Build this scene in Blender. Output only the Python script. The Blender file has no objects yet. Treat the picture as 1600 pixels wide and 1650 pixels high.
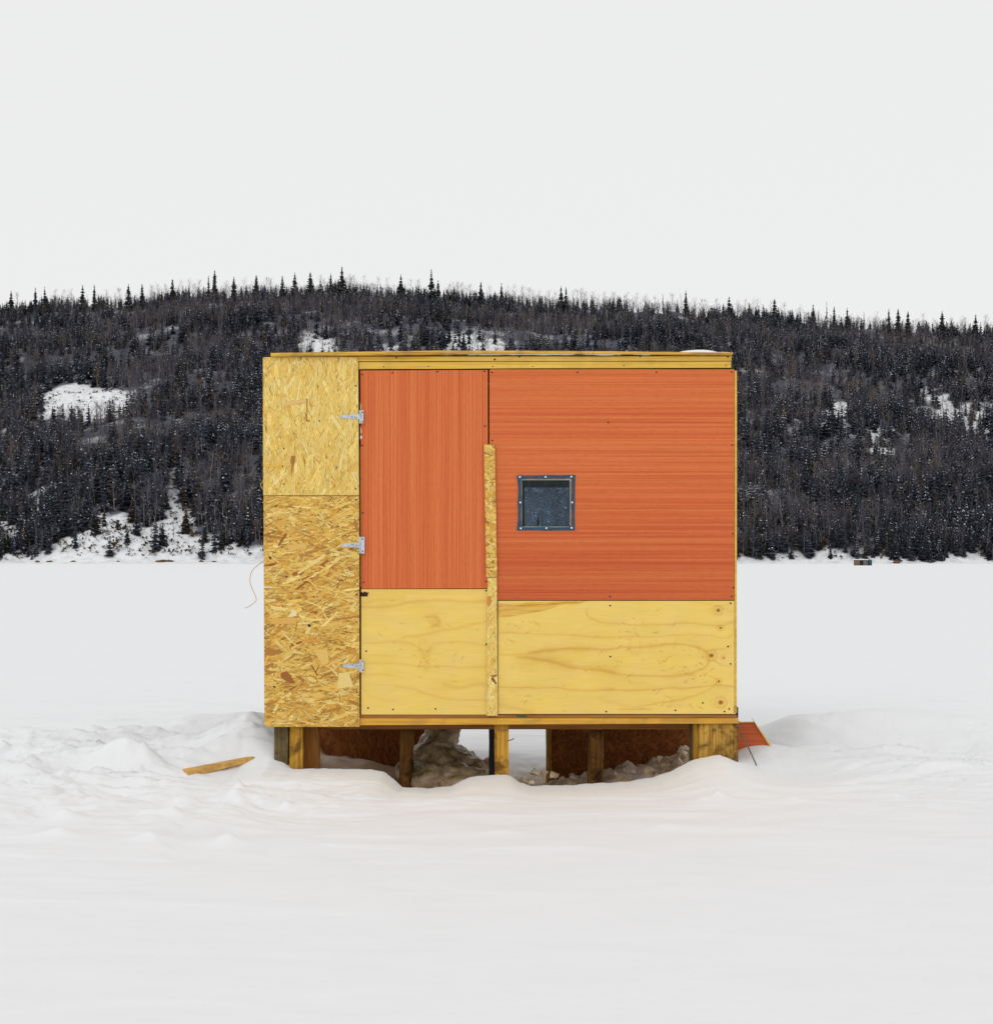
import bpy, bmesh, math, random
import numpy as np
from mathutils import Vector, Matrix
S = bpy.context.scene
COL = S.collection
R = math.radians
random.seed(7)

# ------------------------------------------------------------------ camera
F = 2480.0; D0 = 8.0; CZ = 1.12; HY = 902.0          # focal length in photo pixels, distance to the facade, eye height, horizon row
cam = bpy.data.cameras.new('camera'); co = bpy.data.objects.new('camera', cam); COL.objects.link(co)
co.location = (0, -D0, CZ); co.rotation_euler = (R(90), 0, 0)
cam.sensor_fit = 'HORIZONTAL'; cam.sensor_width = 36; cam.lens = 36 * F / 1600
cam.shift_y = (HY - 825) / 1600; cam.clip_start = 0.1; cam.clip_end = 6000
S.camera = co
# ------------------------------------------------------------------ sky and sun (overcast)
w = bpy.data.worlds.new('World'); S.world = w; w.use_nodes = True
nt = w.node_tree; nt.nodes.clear()
out = nt.nodes.new('ShaderNodeOutputWorld'); mix = nt.nodes.new('ShaderNodeMixShader')
sky = nt.nodes.new('ShaderNodeTexSky'); sky.sky_type = 'NISHITA'; sky.sun_disc = False
SUN_EL, SUN_AZ = R(34), R(205)
sky.sun_elevation = SUN_EL; sky.sun_rotation = SUN_AZ
b1 = nt.nodes.new('ShaderNodeBackground'); b1.inputs[1].default_value = 0.07
b2 = nt.nodes.new('ShaderNodeBackground'); b2.inputs[0].default_value = (0.870, 0.870, 0.872, 1); b2.inputs[1].default_value = 1.0
mix.inputs[0].default_value = 0.97
nt.links.new(sky.outputs[0], b1.inputs[0]); nt.links.new(b1.outputs[0], mix.inputs[1]); nt.links.new(b2.outputs[0], mix.inputs[2])
nt.links.new(mix.outputs[0], out.inputs[0])
sl = bpy.data.lights.new('sun', 'SUN'); sl.energy = 0.5; sl.angle = R(28); sl.color = (1, .985, .96)
so = bpy.data.objects.new('sun', sl); COL.objects.link(so)
sd = Vector((math.sin(SUN_AZ) * math.cos(SUN_EL), math.cos(SUN_AZ) * math.cos(SUN_EL), math.sin(SUN_EL)))
so.rotation_euler = sd.to_track_quat('Z', 'Y').to_euler(); so.location = (-4, -9, 12)
S.view_settings.view_transform = 'Standard'; S.view_settings.look = 'None'
S.view_settings.exposure = 0.0; S.view_settings.gamma = 1.0; S.view_settings.use_curve_mapping = False
S.cycles.max_bounces = 8; S.cycles.diffuse_bounces = 5

# ------------------------------------------------------------------ helpers
def P(px, py, y=0.0):
    """photo pixel -> world point on the vertical plane at depth y"""
    d = y + D0
    return Vector(((px - 800) * d / F, y, CZ - (py - HY) * d / F))
def tag(o, label=None, cat=None, group=None, kind=None):
    if label: o['label'] = label
    if cat: o['category'] = cat
    if group: o['group'] = group
    if kind: o['kind'] = kind
    return o
def empty(name, loc, label, cat, group=None):
    o = bpy.data.objects.new(name, None); COL.objects.link(o); o.location = loc; o.empty_display_size = .1
    return tag(o, label, cat, group)
def link(name, me, mat=None, parent=None):
    o = bpy.data.objects.new(name, me); COL.objects.link(o)
    if mat: me.materials.append(mat)
    if parent:
        o.parent = parent
        # children are modelled in world space: cancel the parent's offset
        q = parent; off = Vector((0, 0, 0))
        while q: off += q.location; q = q.parent
        o.location = -off
    return o
def frombm(name, bm, mat, parent=None, smooth=False):
    me = bpy.data.meshes.new(name); bmesh.ops.recalc_face_normals(bm, faces=bm.faces); bm.to_mesh(me); bm.free()
    if smooth:
        for p in me.polygons: p.use_smooth = True
    return link(name, me, mat, parent)
def addbox(bm, x0, x1, y0, y1, z0, z1, bev=0.0):
    vs = [bm.verts.new((x, y, z)) for x in (x0, x1) for y in (y0, y1) for z in (z0, z1)]
    for f in ((0, 1, 3, 2), (4, 6, 7, 5), (0, 4, 5, 1), (2, 3, 7, 6), (0, 2, 6, 4), (1, 5, 7, 3)):
        bm.faces.new([vs[i] for i in f])
    return vs
def rough_prism(bm, poly, y0, y1, sub=0.03, amp=0.0, seed=0):
    """extrude a polygon of (x, z) front points from y0 (front) to y1 (back), edges subdivided and roughened"""
    rnd = random.Random(seed); pts = []
    n = len(poly)
    for i in range(n):
        a = Vector(poly[i]); b = Vector(poly[(i + 1) % n]); k = max(1, int((b - a).length / sub))
        for j in range(k):
            p = a.lerp(b, j / k)
            if j and amp: p += Vector((rnd.uniform(-amp, amp), rnd.uniform(-amp, amp)))
            pts.append(p)
    f = [bm.verts.new((p.x, y0, p.y)) for p in pts]; g = [bm.verts.new((p.x, y1, p.y)) for p in pts]
    bm.faces.new(f); bm.faces.new(g[::-1])
    m = len(pts)
    for i in range(m): bm.faces.new((f[i], g[i], g[(i + 1) % m], f[(i + 1) % m]))
def pxpoly(pts, y=0.0): return [(P(a, b, y).x, P(a, b, y).z) for a, b in pts]
def addcyl(bm, p0, p1, r0, r1, n=12, cap=True, wob=0.0, rnd=random, segs=1):
    p0 = Vector(p0); p1 = Vector(p1); ax = (p1 - p0).normalized()
    u = ax.orthogonal().normalized(); v = ax.cross(u)
    rings = []
    w_ = [1 + rnd.uniform(-wob, wob) for _ in range(n)]
    for s in range(segs + 1):
        t = s / segs; c = p0.lerp(p1, t); r = r0 + (r1 - r0) * t
        rings.append([bm.verts.new(c + (u * math.cos(2 * math.pi * i / n) + v * math.sin(2 * math.pi * i / n)) * r * w_[i] * (1 + rnd.uniform(-wob, wob) * .4)) for i in range(n)])
    for a, b in zip(rings, rings[1:]):
        for i in range(n): bm.faces.new((a[i], a[(i + 1) % n], b[(i + 1) % n], b[i]))
    if cap: bm.faces.new(rings[0][::-1]); bm.faces.new(rings[-1])
def tube(name, pts, r, mat, parent=None, n=6, steps=6):
    """smooth tube through points"""
    P_ = [Vector(p) for p in pts]; cs = []
    for i in range(len(P_) - 1):
        a = P_[max(i - 1, 0)]; b = P_[i]; c = P_[i + 1]; d = P_[min(i + 2, len(P_) - 1)]
        for s in range(steps):
            t = s / steps
            cs.append(.5 * ((2 * b) + (c - a) * t + (2 * a - 5 * b + 4 * c - d) * t * t + (3 * b - a - 3 * c + d) * t ** 3))
    cs.append(P_[-1]); bm = bmesh.new(); rings = []
    for i, c in enumerate(cs):
        t = (cs[min(i + 1, len(cs) - 1)] - cs[max(i - 1, 0)]).normalized(); u = t.cross(Vector((0, 1, .01))).normalized(); v = t.cross(u)
        rings.append([bm.verts.new(c + (u * math.cos(2 * math.pi * k / n) + v * math.sin(2 * math.pi * k / n)) * r) for k in range(n)])
    for a, b in zip(rings, rings[1:]):
        for i in range(n): bm.faces.new((a[i], a[(i + 1) % n], b[(i + 1) % n], b[i]))
    bm.faces.new(rings[0][::-1]); bm.faces.new(rings[-1])
    return frombm(name, bm, mat, parent, True)

# numpy noise
_rs = np.random.RandomState(3); _PERM = _rs.permutation(1024); _G = _rs.randn(1024, 2); _G /= np.linalg.norm(_G, axis=1)[:, None]
def pn(x, y, seed=0):
    xi = np.floor(x).astype(np.int64); yi = np.floor(y).astype(np.int64); xf = x - xi; yf = y - yi
    def g(ix, iy, dx, dy):
        h = _PERM[(_PERM[(ix + seed * 131) & 1023] + iy) & 1023]
        return _G[h, 0] * dx + _G[h, 1] * dy
    u = xf ** 3 * (xf * (xf * 6 - 15) + 10); v = yf ** 3 * (yf * (yf * 6 - 15) + 10)
    a = g(xi, yi, xf, yf); b = g(xi + 1, yi, xf - 1, yf); c = g(xi, yi + 1, xf, yf - 1); d = g(xi + 1, yi + 1, xf - 1, yf - 1)
    return 1.5 * ((a * (1 - u) + b * u) * (1 - v) + (c * (1 - u) + d * u) * v)
def fbm(x, y, o=4, seed=0, gain=.5):
    s = 0; a = 1.0
    for i in range(o): s = s + a * pn(x * 2 ** i + i * 17.3, y * 2 ** i - i * 9.1, seed + i); a *= gain
    return s
def sst(a, b, x): t = np.clip((x - a) / (b - a), 0, 1); return t * t * (3 - 2 * t)

# ------------------------------------------------------------------ materials
def mat(name, rough=.7, spec=.3):
    m = bpy.data.materials.new(name); m.use_nodes = True; n = m.node_tree.nodes; bs = n['Principled BSDF']
    bs.inputs['Roughness'].default_value = rough; bs.inputs['Specular IOR Level'].default_value = spec
    return m, m.node_tree, bs
def N(t, kind, **kw):
    n = t.nodes.new('ShaderNode' + kind)
    for k, v in kw.items():
        if k.startswith('i_'):
            n.inputs[k[2:].replace('_', ' ')].default_value = v
        else: setattr(n, k, v)
    return n
def noise(t, scale=(1, 1, 1), s=5, det=4, rough=.55, dist=0, loc=(0, 0, 0)):
    tc = N(t, 'TexCoord'); mp = N(t, 'Mapping'); mp.inputs['Scale'].default_value = scale; mp.inputs['Location'].default_value = loc
    no = N(t, 'TexNoise'); no.inputs['Scale'].default_value = s; no.inputs['Detail'].default_value = det; no.inputs['Roughness'].default_value = rough; no.inputs['Distortion'].default_value = dist
    t.links.new(tc.outputs['Object'], mp.inputs[0]); t.links.new(mp.outputs[0], no.inputs['Vector'])
    return no.outputs['Fac']
def ramp(t, fac, stops):
    r = N(t, 'ValToRGB'); e = r.color_ramp.elements
    while len(e) > 1: e.remove(e[-1])
    e[0].position = stops[0][0]; e[0].color = (*stops[0][1], 1)
    for p, c in stops[1:]:
        q = e.new(p); q.color = (*c, 1)
    t.links.new(fac, r.inputs[0]); return r.outputs[0]
def mul(t, a, b, fac=1.0, mode='MULTIPLY'):
    m = N(t, 'MixRGB', blend_type=mode); 
    if isinstance(fac, float): m.inputs[0].default_value = fac
    else: t.links.new(fac, m.inputs[0])
    for i, v in ((1, a), (2, b)):
        if isinstance(v, tuple): m.inputs[i].default_value = (*v, 1)
        else: t.links.new(v, m.inputs[i])
    return m.outputs[0]
def bump(t, bs, h, strength=.3, dist=.002):
    b = N(t, 'Bump'); b.inputs['Strength'].default_value = strength; b.inputs['Distance'].default_value = dist
    t.links.new(h, b.inputs['Height']); t.links.new(b.outputs[0], bs.inputs['Normal'])
def g3(v): return (v, v, v)

def wood(name, base, dark, axis='X', stain=.35, grain=.75, seed=0, rough=.75, scl=1.0, stain_col=(.25, .16, .07)):
    m, t, bs = mat(name, rough, .2)
    sc = {'X': (.35, 9, 9), 'Z': (9, 9, .35)}[axis]
    g1 = noise(t, sc, 6 * scl, 5, .6, .6, (seed, seed * 1.7, seed * .3)); g2 = noise(t, sc, 22 * scl, 3, .6, .2, (seed * 2, 0, seed))
    c = ramp(t, g1, [(.32, dark), (.52, base), (.72, tuple(min(1, v * 1.12) for v in base))])
    c = mul(t, c, ramp(t, g2, [(.3, g3(grain)), (.6, g3(1))]))
    st = noise(t, (1, 1, 1), 5, 6, .65, .8, (seed * 3, seed, 1)); st2 = ramp(t, st, [(.48, g3(0)), (.60, g3(stain))])
    c = mul(t, c, stain_col, st2, 'MIX')
    t.links.new(c, bs.inputs['Base Color']); bump(t, bs, g1, .5, .002)
    return m
def laminate(name, vertical):
    """orange printed mahogany board: fine streaks along the grain"""
    m, t, bs = mat(name, .55, .25)
    a, b = ((1, 1, .004), (1, 1, .0025)) if vertical else ((.004, 1, 1), (.0025, 1, 1))
    n1 = noise(t, a, 85, 6, .72, 0, (3, 0, 5)); n2 = noise(t, b, 190, 4, .8, 0, (7, 0, 2)); n3 = noise(t, b, 13, 3, .6, 0, (1, 0, 9))
    n4 = noise(t, (1, 1, .12) if vertical else (.12, 1, 1), 260, 2, .6)
    hi, mid, lo = (.74, .215, .062), (.69, .160, .046), (.61, .122, .036)
    c = ramp(t, n1, [(.34, lo), (.47, mid), (.60, hi)])
    c = mul(t, c, ramp(t, n2, [(.36, (.80, .66, .58)), (.50, (1, 1, 1)), (.66, (1.0, 1.0, 1.0))]))
    c = mul(t, c, ramp(t, n3, [(.35, (.96, .89, .87)), (.6, (1, 1.0, 1.0))]))
    c = mul(t, c, ramp(t, n4, [(.3, (.90, .84, .8)), (.5, (1, 1, 1))]))
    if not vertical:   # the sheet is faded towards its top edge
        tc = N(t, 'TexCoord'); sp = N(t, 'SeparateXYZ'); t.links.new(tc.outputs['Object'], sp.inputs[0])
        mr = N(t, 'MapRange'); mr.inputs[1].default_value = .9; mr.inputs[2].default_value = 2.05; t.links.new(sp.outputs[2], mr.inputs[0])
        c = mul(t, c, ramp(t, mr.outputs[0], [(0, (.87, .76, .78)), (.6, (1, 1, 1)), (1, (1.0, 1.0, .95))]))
    t.links.new(c, bs.inputs['Base Color']); bump(t, bs, n2, .12, .001)
    return m
def attrmat(name, rough=.7, spec=.2, fine=None, amt=.12, bumpy=0):
    m, t, bs = mat(name, rough, spec); a = N(t, 'Attribute', attribute_name='tint'); c = a.outputs['Color']
    if fine:
        n = noise(t, fine[0], fine[1], 4, .65); c = mul(t, c, ramp(t, n, [(.3, g3(1 - amt)), (.62, g3(1))]))
        if bumpy: bump(t, bs, n, bumpy, .001)
    t.links.new(c, bs.inputs['Base Color']); return m
M = {}
M['orange_v'] = laminate('orange veneer upright grain', True)
M['orange_h'] = laminate('orange veneer level grain', False)
M['beam'] = wood('pine lumber', (.76, .41, .060), (.60, .29, .038), 'X', .3, .84, 1)
M['fascia'] = wood('fascia pine', (.83, .54, .095), (.72, .42, .062), 'X', .18, .88, 4)
M['roofedge'] = wood('roof plywood edge', (.80, .50, .08), (.45, .22, .03), 'X', .5, .7, 9)
M['redbeam'] = wood('reddish joist', (.42, .17, .04), (.25, .09, .02), 'X', .3, .8, 5)
M['bark'] = wood('weathered post', (.42, .20, .045), (.10, .045, .014), 'Z', 1.0, .45, 6, scl=.55, stain_col=(.04, .022, .012))
M['darkpost'] = wood('greenish old post', (.17, .125, .05), (.07, .05, .022), 'Z', .8, .6, 7, stain_col=(.05, .045, .02))
M['yellowpost'] = wood('yellow post', (.66, .36, .045), (.36, .15, .018), 'Z', .95, .6, 8, scl=.7, stain_col=(.16, .07, .012))
M['brownboard'] = wood('brown board', (.30, .125, .024), (.15, .06, .014), 'Z', .8, .6, 9, stain_col=(.08, .03, .01))
M['cornerboard'] = wood('corner board', (.60, .345, .060), (.36, .18, .03), 'Z', .95, .6, 12, scl=.7, stain_col=(.13, .065, .015))
M['inner'] = wood('interior framing', (.09, .055, .025), (.05, .03, .012), 'Z', .3, .7, 3)
M['plank'] = wood('loose plank', (.72, .42, .12), (.52, .26, .06), 'X', .3, .8, 15)
M['ply'] = attrmat('plywood face', .62, .25, ((1, 8, 40), 12), .07, .15)
M['osb'] = attrmat('strand board', .6, .3, ((1, 1, 1), 180), .12, .4)
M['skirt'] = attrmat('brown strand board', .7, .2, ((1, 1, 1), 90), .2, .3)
M['wood_far'] = wood('far grey boards', (.19, .15, .14), (.10, .08, .085), 'Z', .2, .7, 3)
M['wood_far2'] = wood('far brown boards', (.22, .13, .07), (.14, .08, .045), 'Z', .2, .7, 4)
def plain(name, c, rough=.5, metal=0, spec=.4, var=.15, vs=40):
    m, t, bs = mat(name, rough, spec); bs.inputs['Metallic'].default_value = metal
    n = noise(t, (1, 1, 1), vs, 4); cc = mul(t, c, ramp(t, n, [(.3, g3(1 - var)), (.6, g3(1))]))
    t.links.new(cc, bs.inputs['Base Color']); return m
M['screw'] = plain('dark screw', (.02, .015, .012), .5, 0)
M['zinc'] = plain('zinc steel', (.60, .64, .70), .42, .35, .5, .35, 60)
M['rusty'] = plain('dark tape', (.05, .018, .012), .7, 0, .2, .5, 150)
M['gasket'] = plain('blue grey sealing tape', (.055, .095, .135), .4, 0, .4, .4, 70)
M['foam'] = plain('pale sealant', (.86, .66, .32), .6, 0, .3, .3, 60)
M['whitehead'] = plain('white screw head', (.85, .85, .85), .4, 0, .5, .05)
M['green'] = plain('green paint smear', (.02, .09, .04), .6)
M['rope'] = plain('braided rope', (.20, .17, .09), .8, 0, .1, .85, 160)
M['wire'] = plain('tan wire', (.60, .33, .13), .5, 0, .3, .3, 20)
M['twig'] = plain('red splinter', (.40, .10, .03), .7)
M['black'] = plain('tar paper', (.018, .018, .02), .7, 0, .2)
M['teal'] = plain('teal plastic', (.01, .07, .08), .5, 0, .4, .3, 3)
M['rock'] = plain('brown rock', (.16, .10, .055), .85, 0, .2, .6, 1.5)
# snow
def snowmat(name, big):
    m, t, bs = mat(name, .75, .12)
    n = noise(t, (1, 2.2, 1), 3.0, 7, .6); n2 = noise(t, (1, 1.6, 1), 45, 5, .65)
    c = ramp(t, n, [(.3, (.840, .848, .855)), (.7, (.870, .875, .880))])
    at = N(t, 'Attribute', attribute_name='tint'); c = mul(t, c, at.outputs['Color']) if big else c; t.links.new(c, bs.inputs['Base Color'])
    ad = N(t, 'Math', operation='MULTIPLY_ADD'); t.links.new(n2, ad.inputs[0]); ad.inputs[1].default_value = .12; t.links.new(n, ad.inputs[2])
    bump(t, bs, ad.outputs[0], .35, .02)
    return m
M['snow_ground'] = snowmat('lake snow', True); M['snow'] = snowmat('snow', False)
m, t, bs = mat('hill ground', .85, .1)
a = N(t, 'Attribute', attribute_name='tint'); nn = noise(t, (1, 1, 1), .35, 5, .65); nb = noise(t, (1, 1, 1), 1.2, 4, .6)
c = mul(t, a.outputs['Color'], ramp(t, nn, [(.35, g3(.45)), (.55, g3(1))]), .45)
t.links.new(c, bs.inputs['Base Color']); bump(t, bs, nb, .5, .4); M['hill'] = m
m, t, bs = mat('trees', .9, .05); a = N(t, 'Attribute', attribute_name='tint'); t.links.new(a.outputs['Color'], bs.inputs['Base Color']); M['tree'] = m
# old wet ice
m, t, bs = mat('ice', .22, .5); n = noise(t, (1, 1, 1.6), 7, 6, .6, 1.2); n2 = noise(t, (1, 1, 1), 40, 4, .6)
c = ramp(t, n, [(.34, (.20, .145, .06)), (.45, (.42, .31, .16)), (.56, (.68, .49, .31)), (.70, (.86, .70, .52))])
t.links.new(c, bs.inputs['Base Color']); bump(t, bs, n, .7, .03); bs.inputs['Subsurface Weight'].default_value = .25; bs.inputs['Subsurface Radius'].default_value = (.05, .05, .04); bs.inputs['Subsurface Scale'].default_value = .4
M['ice'] = m
m3 = m.copy(); m3.name = 'pale ice'; q_ = [n for n in m3.node_tree.nodes if n.type == 'VALTORGB'][0]
for e_, v_ in zip(q_.color_ramp.elements, ((.46, .33, .17), (.66, .50, .31), (.82, .67, .48), (.90, .80, .66))): e_.color = (*v_, 1)
m3.node_tree.nodes['Principled BSDF'].inputs['Roughness'].default_value = .4
M['paleice'] = m3
# clear plastic sheet
m = bpy.data.materials.new('clear plastic'); m.use_nodes = True; t = m.node_tree; t.nodes.clear()
o_ = N(t, 'OutputMaterial'); mx = N(t, 'MixShader'); tr = N(t, 'BsdfTransparent'); gl = N(t, 'BsdfGlossy'); gl.inputs['Roughness'].default_value = .12
mx2 = N(t, 'MixShader'); df = N(t, 'BsdfDiffuse'); df.inputs[0].default_value = (.55, .66, .75, 1)
tr.inputs[0].default_value = (.80, .88, .95, 1)
sc1 = noise(t, (1, 1, .35), 26, 6, .7, 1.5); cr = ramp(t, sc1, [(.52, g3(.0)), (.64, g3(.018)), (.74, g3(.14))])
t.links.new(cr, mx2.inputs[0]); t.links.new(tr.outputs[0], mx2.inputs[1]); t.links.new(df.outputs[0], mx2.inputs[2])
mx.inputs[0].default_value = .02; t.links.new(mx2.outputs[0], mx.inputs[1]); t.links.new(gl.outputs[0], mx.inputs[2]); t.links.new(mx.outputs[0], o_.inputs[0])
M['pane'] = m
m2 = m.copy(); m2.name = 'dusty rear pane'; rr_ = [n for n in m2.node_tree.nodes if n.type == 'VALTORGB'][0]
for e_, v_ in zip(rr_.color_ramp.elements, (.05, .14, .50)): e_.color = (v_, v_, v_, 1)
tl_ = m2.node_tree.nodes.new('ShaderNodeBsdfTranslucent'); tl_.inputs[0].default_value = (.40, .50, .57, 1)
for l_ in list(m2.node_tree.links):
    if l_.from_node.type == 'BSDF_DIFFUSE': m2.node_tree.links.new(tl_.outputs[0], l_.to_socket)
M['rearpane'] = m2

# ------------------------------------------------------------------ snow ground (frozen lake)
CR = np.array([(380, 1252), (430, 1240), (470, 1242), (520, 1240), (600, 1241), (618, 1245), (634, 1258), (648, 1270), (690, 1272), (728, 1268), (748, 1258), (765, 1252), (800, 1250), (822, 1251), (838, 1262), (855, 1268), (900, 1267), (950, 1265), (1010, 1261), (1050, 1255), (1080, 1245), (1110, 1229), (1140, 1221), (1162, 1219), (1189, 1233), (1215, 1246), (1260, 1252)], float)
CX = (CR[:, 0] - 800) * 7.9 / F; CZZ = CZ - (CR[:, 1] - HY) * 7.9 / F
def gb(px, py, h): # ground bump centre from a photo pixel
    d = (CZ - h) * F / (py - HY); return (px - 800) * d / F, d - D0
BUMPS = [ # px, py(top), height, sx, sy, sharp
    (345, 1172, .09, .55, .30), (420, 1178, .06, .5, .3), (235, 1196, .08, .5, .25), (130, 1208, .06, .6, .25), (198, 1226, .085, .16, .12), (168, 1234, .06, .24, .16), (262, 1236, .055, .22, .16), (120, 1222, .05, .2, .12),
    (60, 1215, .07, .5, .25), (20, 1245, .06, .4, .3), (1365, 1163, .135, .52, .32), (1490, 1172, .085, .50, .34), (1290, 1182, .085, .22, .20), (1600, 1180, .08, .6, .4),
    (1310, 1212, .05, .18, .10), (1420, 1216, .05, .3, .1), (1470, 1236, .045, .35, .08), (1340, 1264, .035, .35, .10), (1545, 1245, .04, .3, .1)]
rb = random.Random(11)
SMALL = [(381, 1273, .055, .035), (372, 1284, .035, .08), (288, 1278, .035, .07), (300, 1292, .03, .1), (432, 1291, .02, .025), (487, 1294, .03, .035), (535, 1303, .018, .05), (278, 1308, .03, .07), (175, 1300, .02, .1), (85, 1318, .04, .10), (80, 1345, .03, .12), (230, 1352, .03, .12), (375, 1352, .03, .10), (1150, 1284, .035, .04), (1120, 1290, .018, .09), (1035, 1330, .015, .1), (820, 1340, .012, .12), (1450, 1285, .02, .12), (1530, 1302, .015, .1), (1275, 1290, .018, .09),(440,1262,.03,.04),(462,1250,.02,.03)]
def ground_z(x, y):
    wx = x + .35 * fbm(x * .7, y * .7, 2, 21); wy = y + .25 * fbm(x * .7 + 9, y * .7, 2, 23)
    near = np.exp(-((x / 5.5) ** 2 + ((y - .5) / 5.0) ** 2))
    far = sst(8, 40, y)
    r1 = 1 - np.abs(fbm(wx * .55, wy * 1.5, 3, 5)) * 1.6
    lft = sst(.2, -2.2, x) * np.exp(-((y - .2) / 1.9) ** 2); rgt = sst(1.2, 2.6, x) * np.exp(-((y - .6) / 1.4) ** 2)
    z = .020 * fbm(x * .25, y * .35, 3, 1) * (1 - far * .5) + near * .020 * (r1 - .5) + (lft * .05 + rgt * .02) * (1 - np.abs(fbm(wx * 1.1, wy * 2.6, 3, 8)) * 1.9 - .5)
    z = z + near * .0035 * fbm(wx * 3.0, wy * 7, 4, 12) + .016 * fbm(wx * .9, wy * 1.0, 3, 16) * np.exp(-((x / 4.5) ** 2 + ((y + 1.6) / 2.6) ** 2)) + (lft + rgt) * .007 * fbm(wx * 6, wy * 12, 3, 14)
    # terraces of wind crust in front left
    tt = fbm(wx * .6 + 4, wy * 1.9, 3, 31); z = z + .016 * near * (sst(.05, .12, tt) - .5) * sst(.8, -1.5, x)
    zone = np.exp(-((y - .2) / 1.5) ** 2) * (sst(.3, -1.6, x) + .6 * sst(1.3, 2.4, x) + .18)
    for q_, (sc_, am_) in enumerate(((1.0, .020), (1.9, .013), (3.4, .007), (6.5, .0055), (12.5, .003))):
        n_ = fbm(wx * sc_ + 13 * q_, wy * sc_ * 2.3 + 5 * q_, 3, 35 + q_); z = z + zone * am_ * (sst(0, .07, n_) * (1 - .6 * sst(.1, .8, n_)) + .5 * sst(-.5, -.43, n_))
    flat = np.exp(-((x / 9.) ** 2)) * sst(-.6, -2.6, y)          # smooth untouched snow before the camera
    z = z * (1 - .70 * flat)
    for px, py, h, sx, sy in BUMPS:
        cx, cy = gb(px, py, h); dx = (wx * .35 + x * .65 - cx) / sx; dy = (wy * .35 + y * .65 - cy) / sy
        dy = np.where(dy < 0, dy * 1.35, dy * .8)
        z = z + h * np.exp(-(dx * dx + dy * dy))
    for px, py, h, s in SMALL:
        cx, cy = gb(px, py, h * .6); z = z + 1.7 * h * np.exp(-np.sqrt(((wx * .3 + x * .7 - cx) / s) ** 2 + ((y - cy) / (s * .8)) ** 2 + .03) * 1.6)
    # scalloped hollow at the right of the hut
    hx, hy = gb(1345, 1222, -.03); q = ((wx - hx) / .62) ** 2 + ((wy - hy) / .22) ** 2; z = z - .085 * np.exp(-q * q) + .03 * np.exp(-q) * fbm(wx * 9, wy * 14, 3, 33)
    z = z - .12 * sst(.6, 1.3, y) * sst(4.6, 2.2, y) * np.exp(-((x - .1) / .75) ** 4)
    # bank around the hut and melted pit under it
    c = np.interp(x, CX, CZZ, left=0, right=0) 
    edge = sst(-1.75, -1.30, x) * sst(1.95, 1.45, x)
    c = c + .004 * fbm(x * 14, x * 0 + 3.1, 3, 41)
    fr = np.exp(-(np.clip(-(y + .08), 0, 9) / .55) ** 2) * sst(.35, -.05, y) * edge
    z = z * (1 - fr) + c * fr
    # mound behind the left posts, drift against the right corner board
    z = z + .20 * np.exp(-(((x + 1.29) / .20) ** 2 + ((y - .42) / .30) ** 2)) + .10 * np.exp(-(((x + 1.52) / .25) ** 2 + ((y - .35) / .3) ** 2))
    z = z + .11 * np.exp(-(((x - 1.42) / .22) ** 2 + ((y - .42) / .32) ** 2)) + .05 * np.exp(-(((x - 1.72) / .3) ** 2 + ((y - .25) / .25) ** 2))
    inn = sst(-1.12, -.98, x) * sst(1.20, 1.10, x) * sst(-.07, .07, y + .012 * fbm(x * 9, y * 3, 2, 51)) * sst(1.75, 1.35, y)
    pit = np.interp(x, [-1.1, -.85, -.6, -.45, -.2, .1, .26, .38, .53, .887, 1.06, 1.2], [-.05, -.055, -.10, -.17, -.22, -.215, -.20, -.155, -.115, -.065, -.015, .02]) - .05 * sst(.8, .15, y) * sst(.2, .5, x)
    pit = pit - .04 * sst(.8, 1.2, y) * sst(-.5, -.2, x) + .03 * np.abs(fbm(x * 4, y * 4, 3, 61)) + .035 * np.abs(fbm(x * 9, y * 9, 2, 63)) * sst(-.2, .3, x) + .035 * np.exp(-(((x + .74) / .10) ** 2 + ((y - .95) / .12) ** 2)) + .04 * np.exp(-(((x + .97) / .08) ** 2 + ((y - 1.0) / .15) ** 2)) - .025
    z = z * (1 - inn) + pit * inn
    return z
def axis(fine0, fine1, step, lim0, lim1, grow=1.06):
    a = list(np.arange(fine0, fine1, step)); s = step; v = a[-1]
    while v < lim1: s = min(s * grow, 25); v += s; a.append(v)
    s = step; v = a[0]; b = []
    while v > lim0: s = min(s * grow, 25); v -= s; b.append(v)
    return np.array(b[::-1] + a)
def gridmesh(name, X, Y, Z, m, tint=None, smooth=True):
    ny, nx = X.shape; me = bpy.data.meshes.new(name)
    co_ = np.stack([X, Y, Z], -1).reshape(-1, 3).astype(np.float32)
    i = np.arange(nx * ny).reshape(ny, nx); q = np.stack([i[:-1, :-1], i[:-1, 1:], i[1:, 1:], i[1:, :-1]], -1).reshape(-1)
    nf = (nx - 1) * (ny - 1)
    me.vertices.add(nx * ny); me.vertices.foreach_set('co', co_.reshape(-1)); me.loops.add(nf * 4); me.loops.foreach_set('vertex_index', q.astype(np.int32))
    me.polygons.add(nf); me.polygons.foreach_set('loop_start', np.arange(0, nf * 4, 4, dtype=np.int32))
    me.polygons.foreach_set('use_smooth', np.full(nf, smooth)); me.update(calc_edges=True)
    if tint is not None:
        at = me.attributes.new('tint', 'FLOAT_COLOR', 'POINT'); c4 = np.ones((nx * ny, 4), np.float32); c4[:, :3] = tint.reshape(-1, 3); at.data.foreach_set('color', c4.reshape(-1))
    me.validate(); return link(name, me, m)
gx = axis(-3.3, 3.3, .014, -1500, 1500); gy = axis(-4.6, 3.6, .014, -300, 466)
X, Y = np.meshgrid(gx, gy); Z = ground_z(X, Y)
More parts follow.
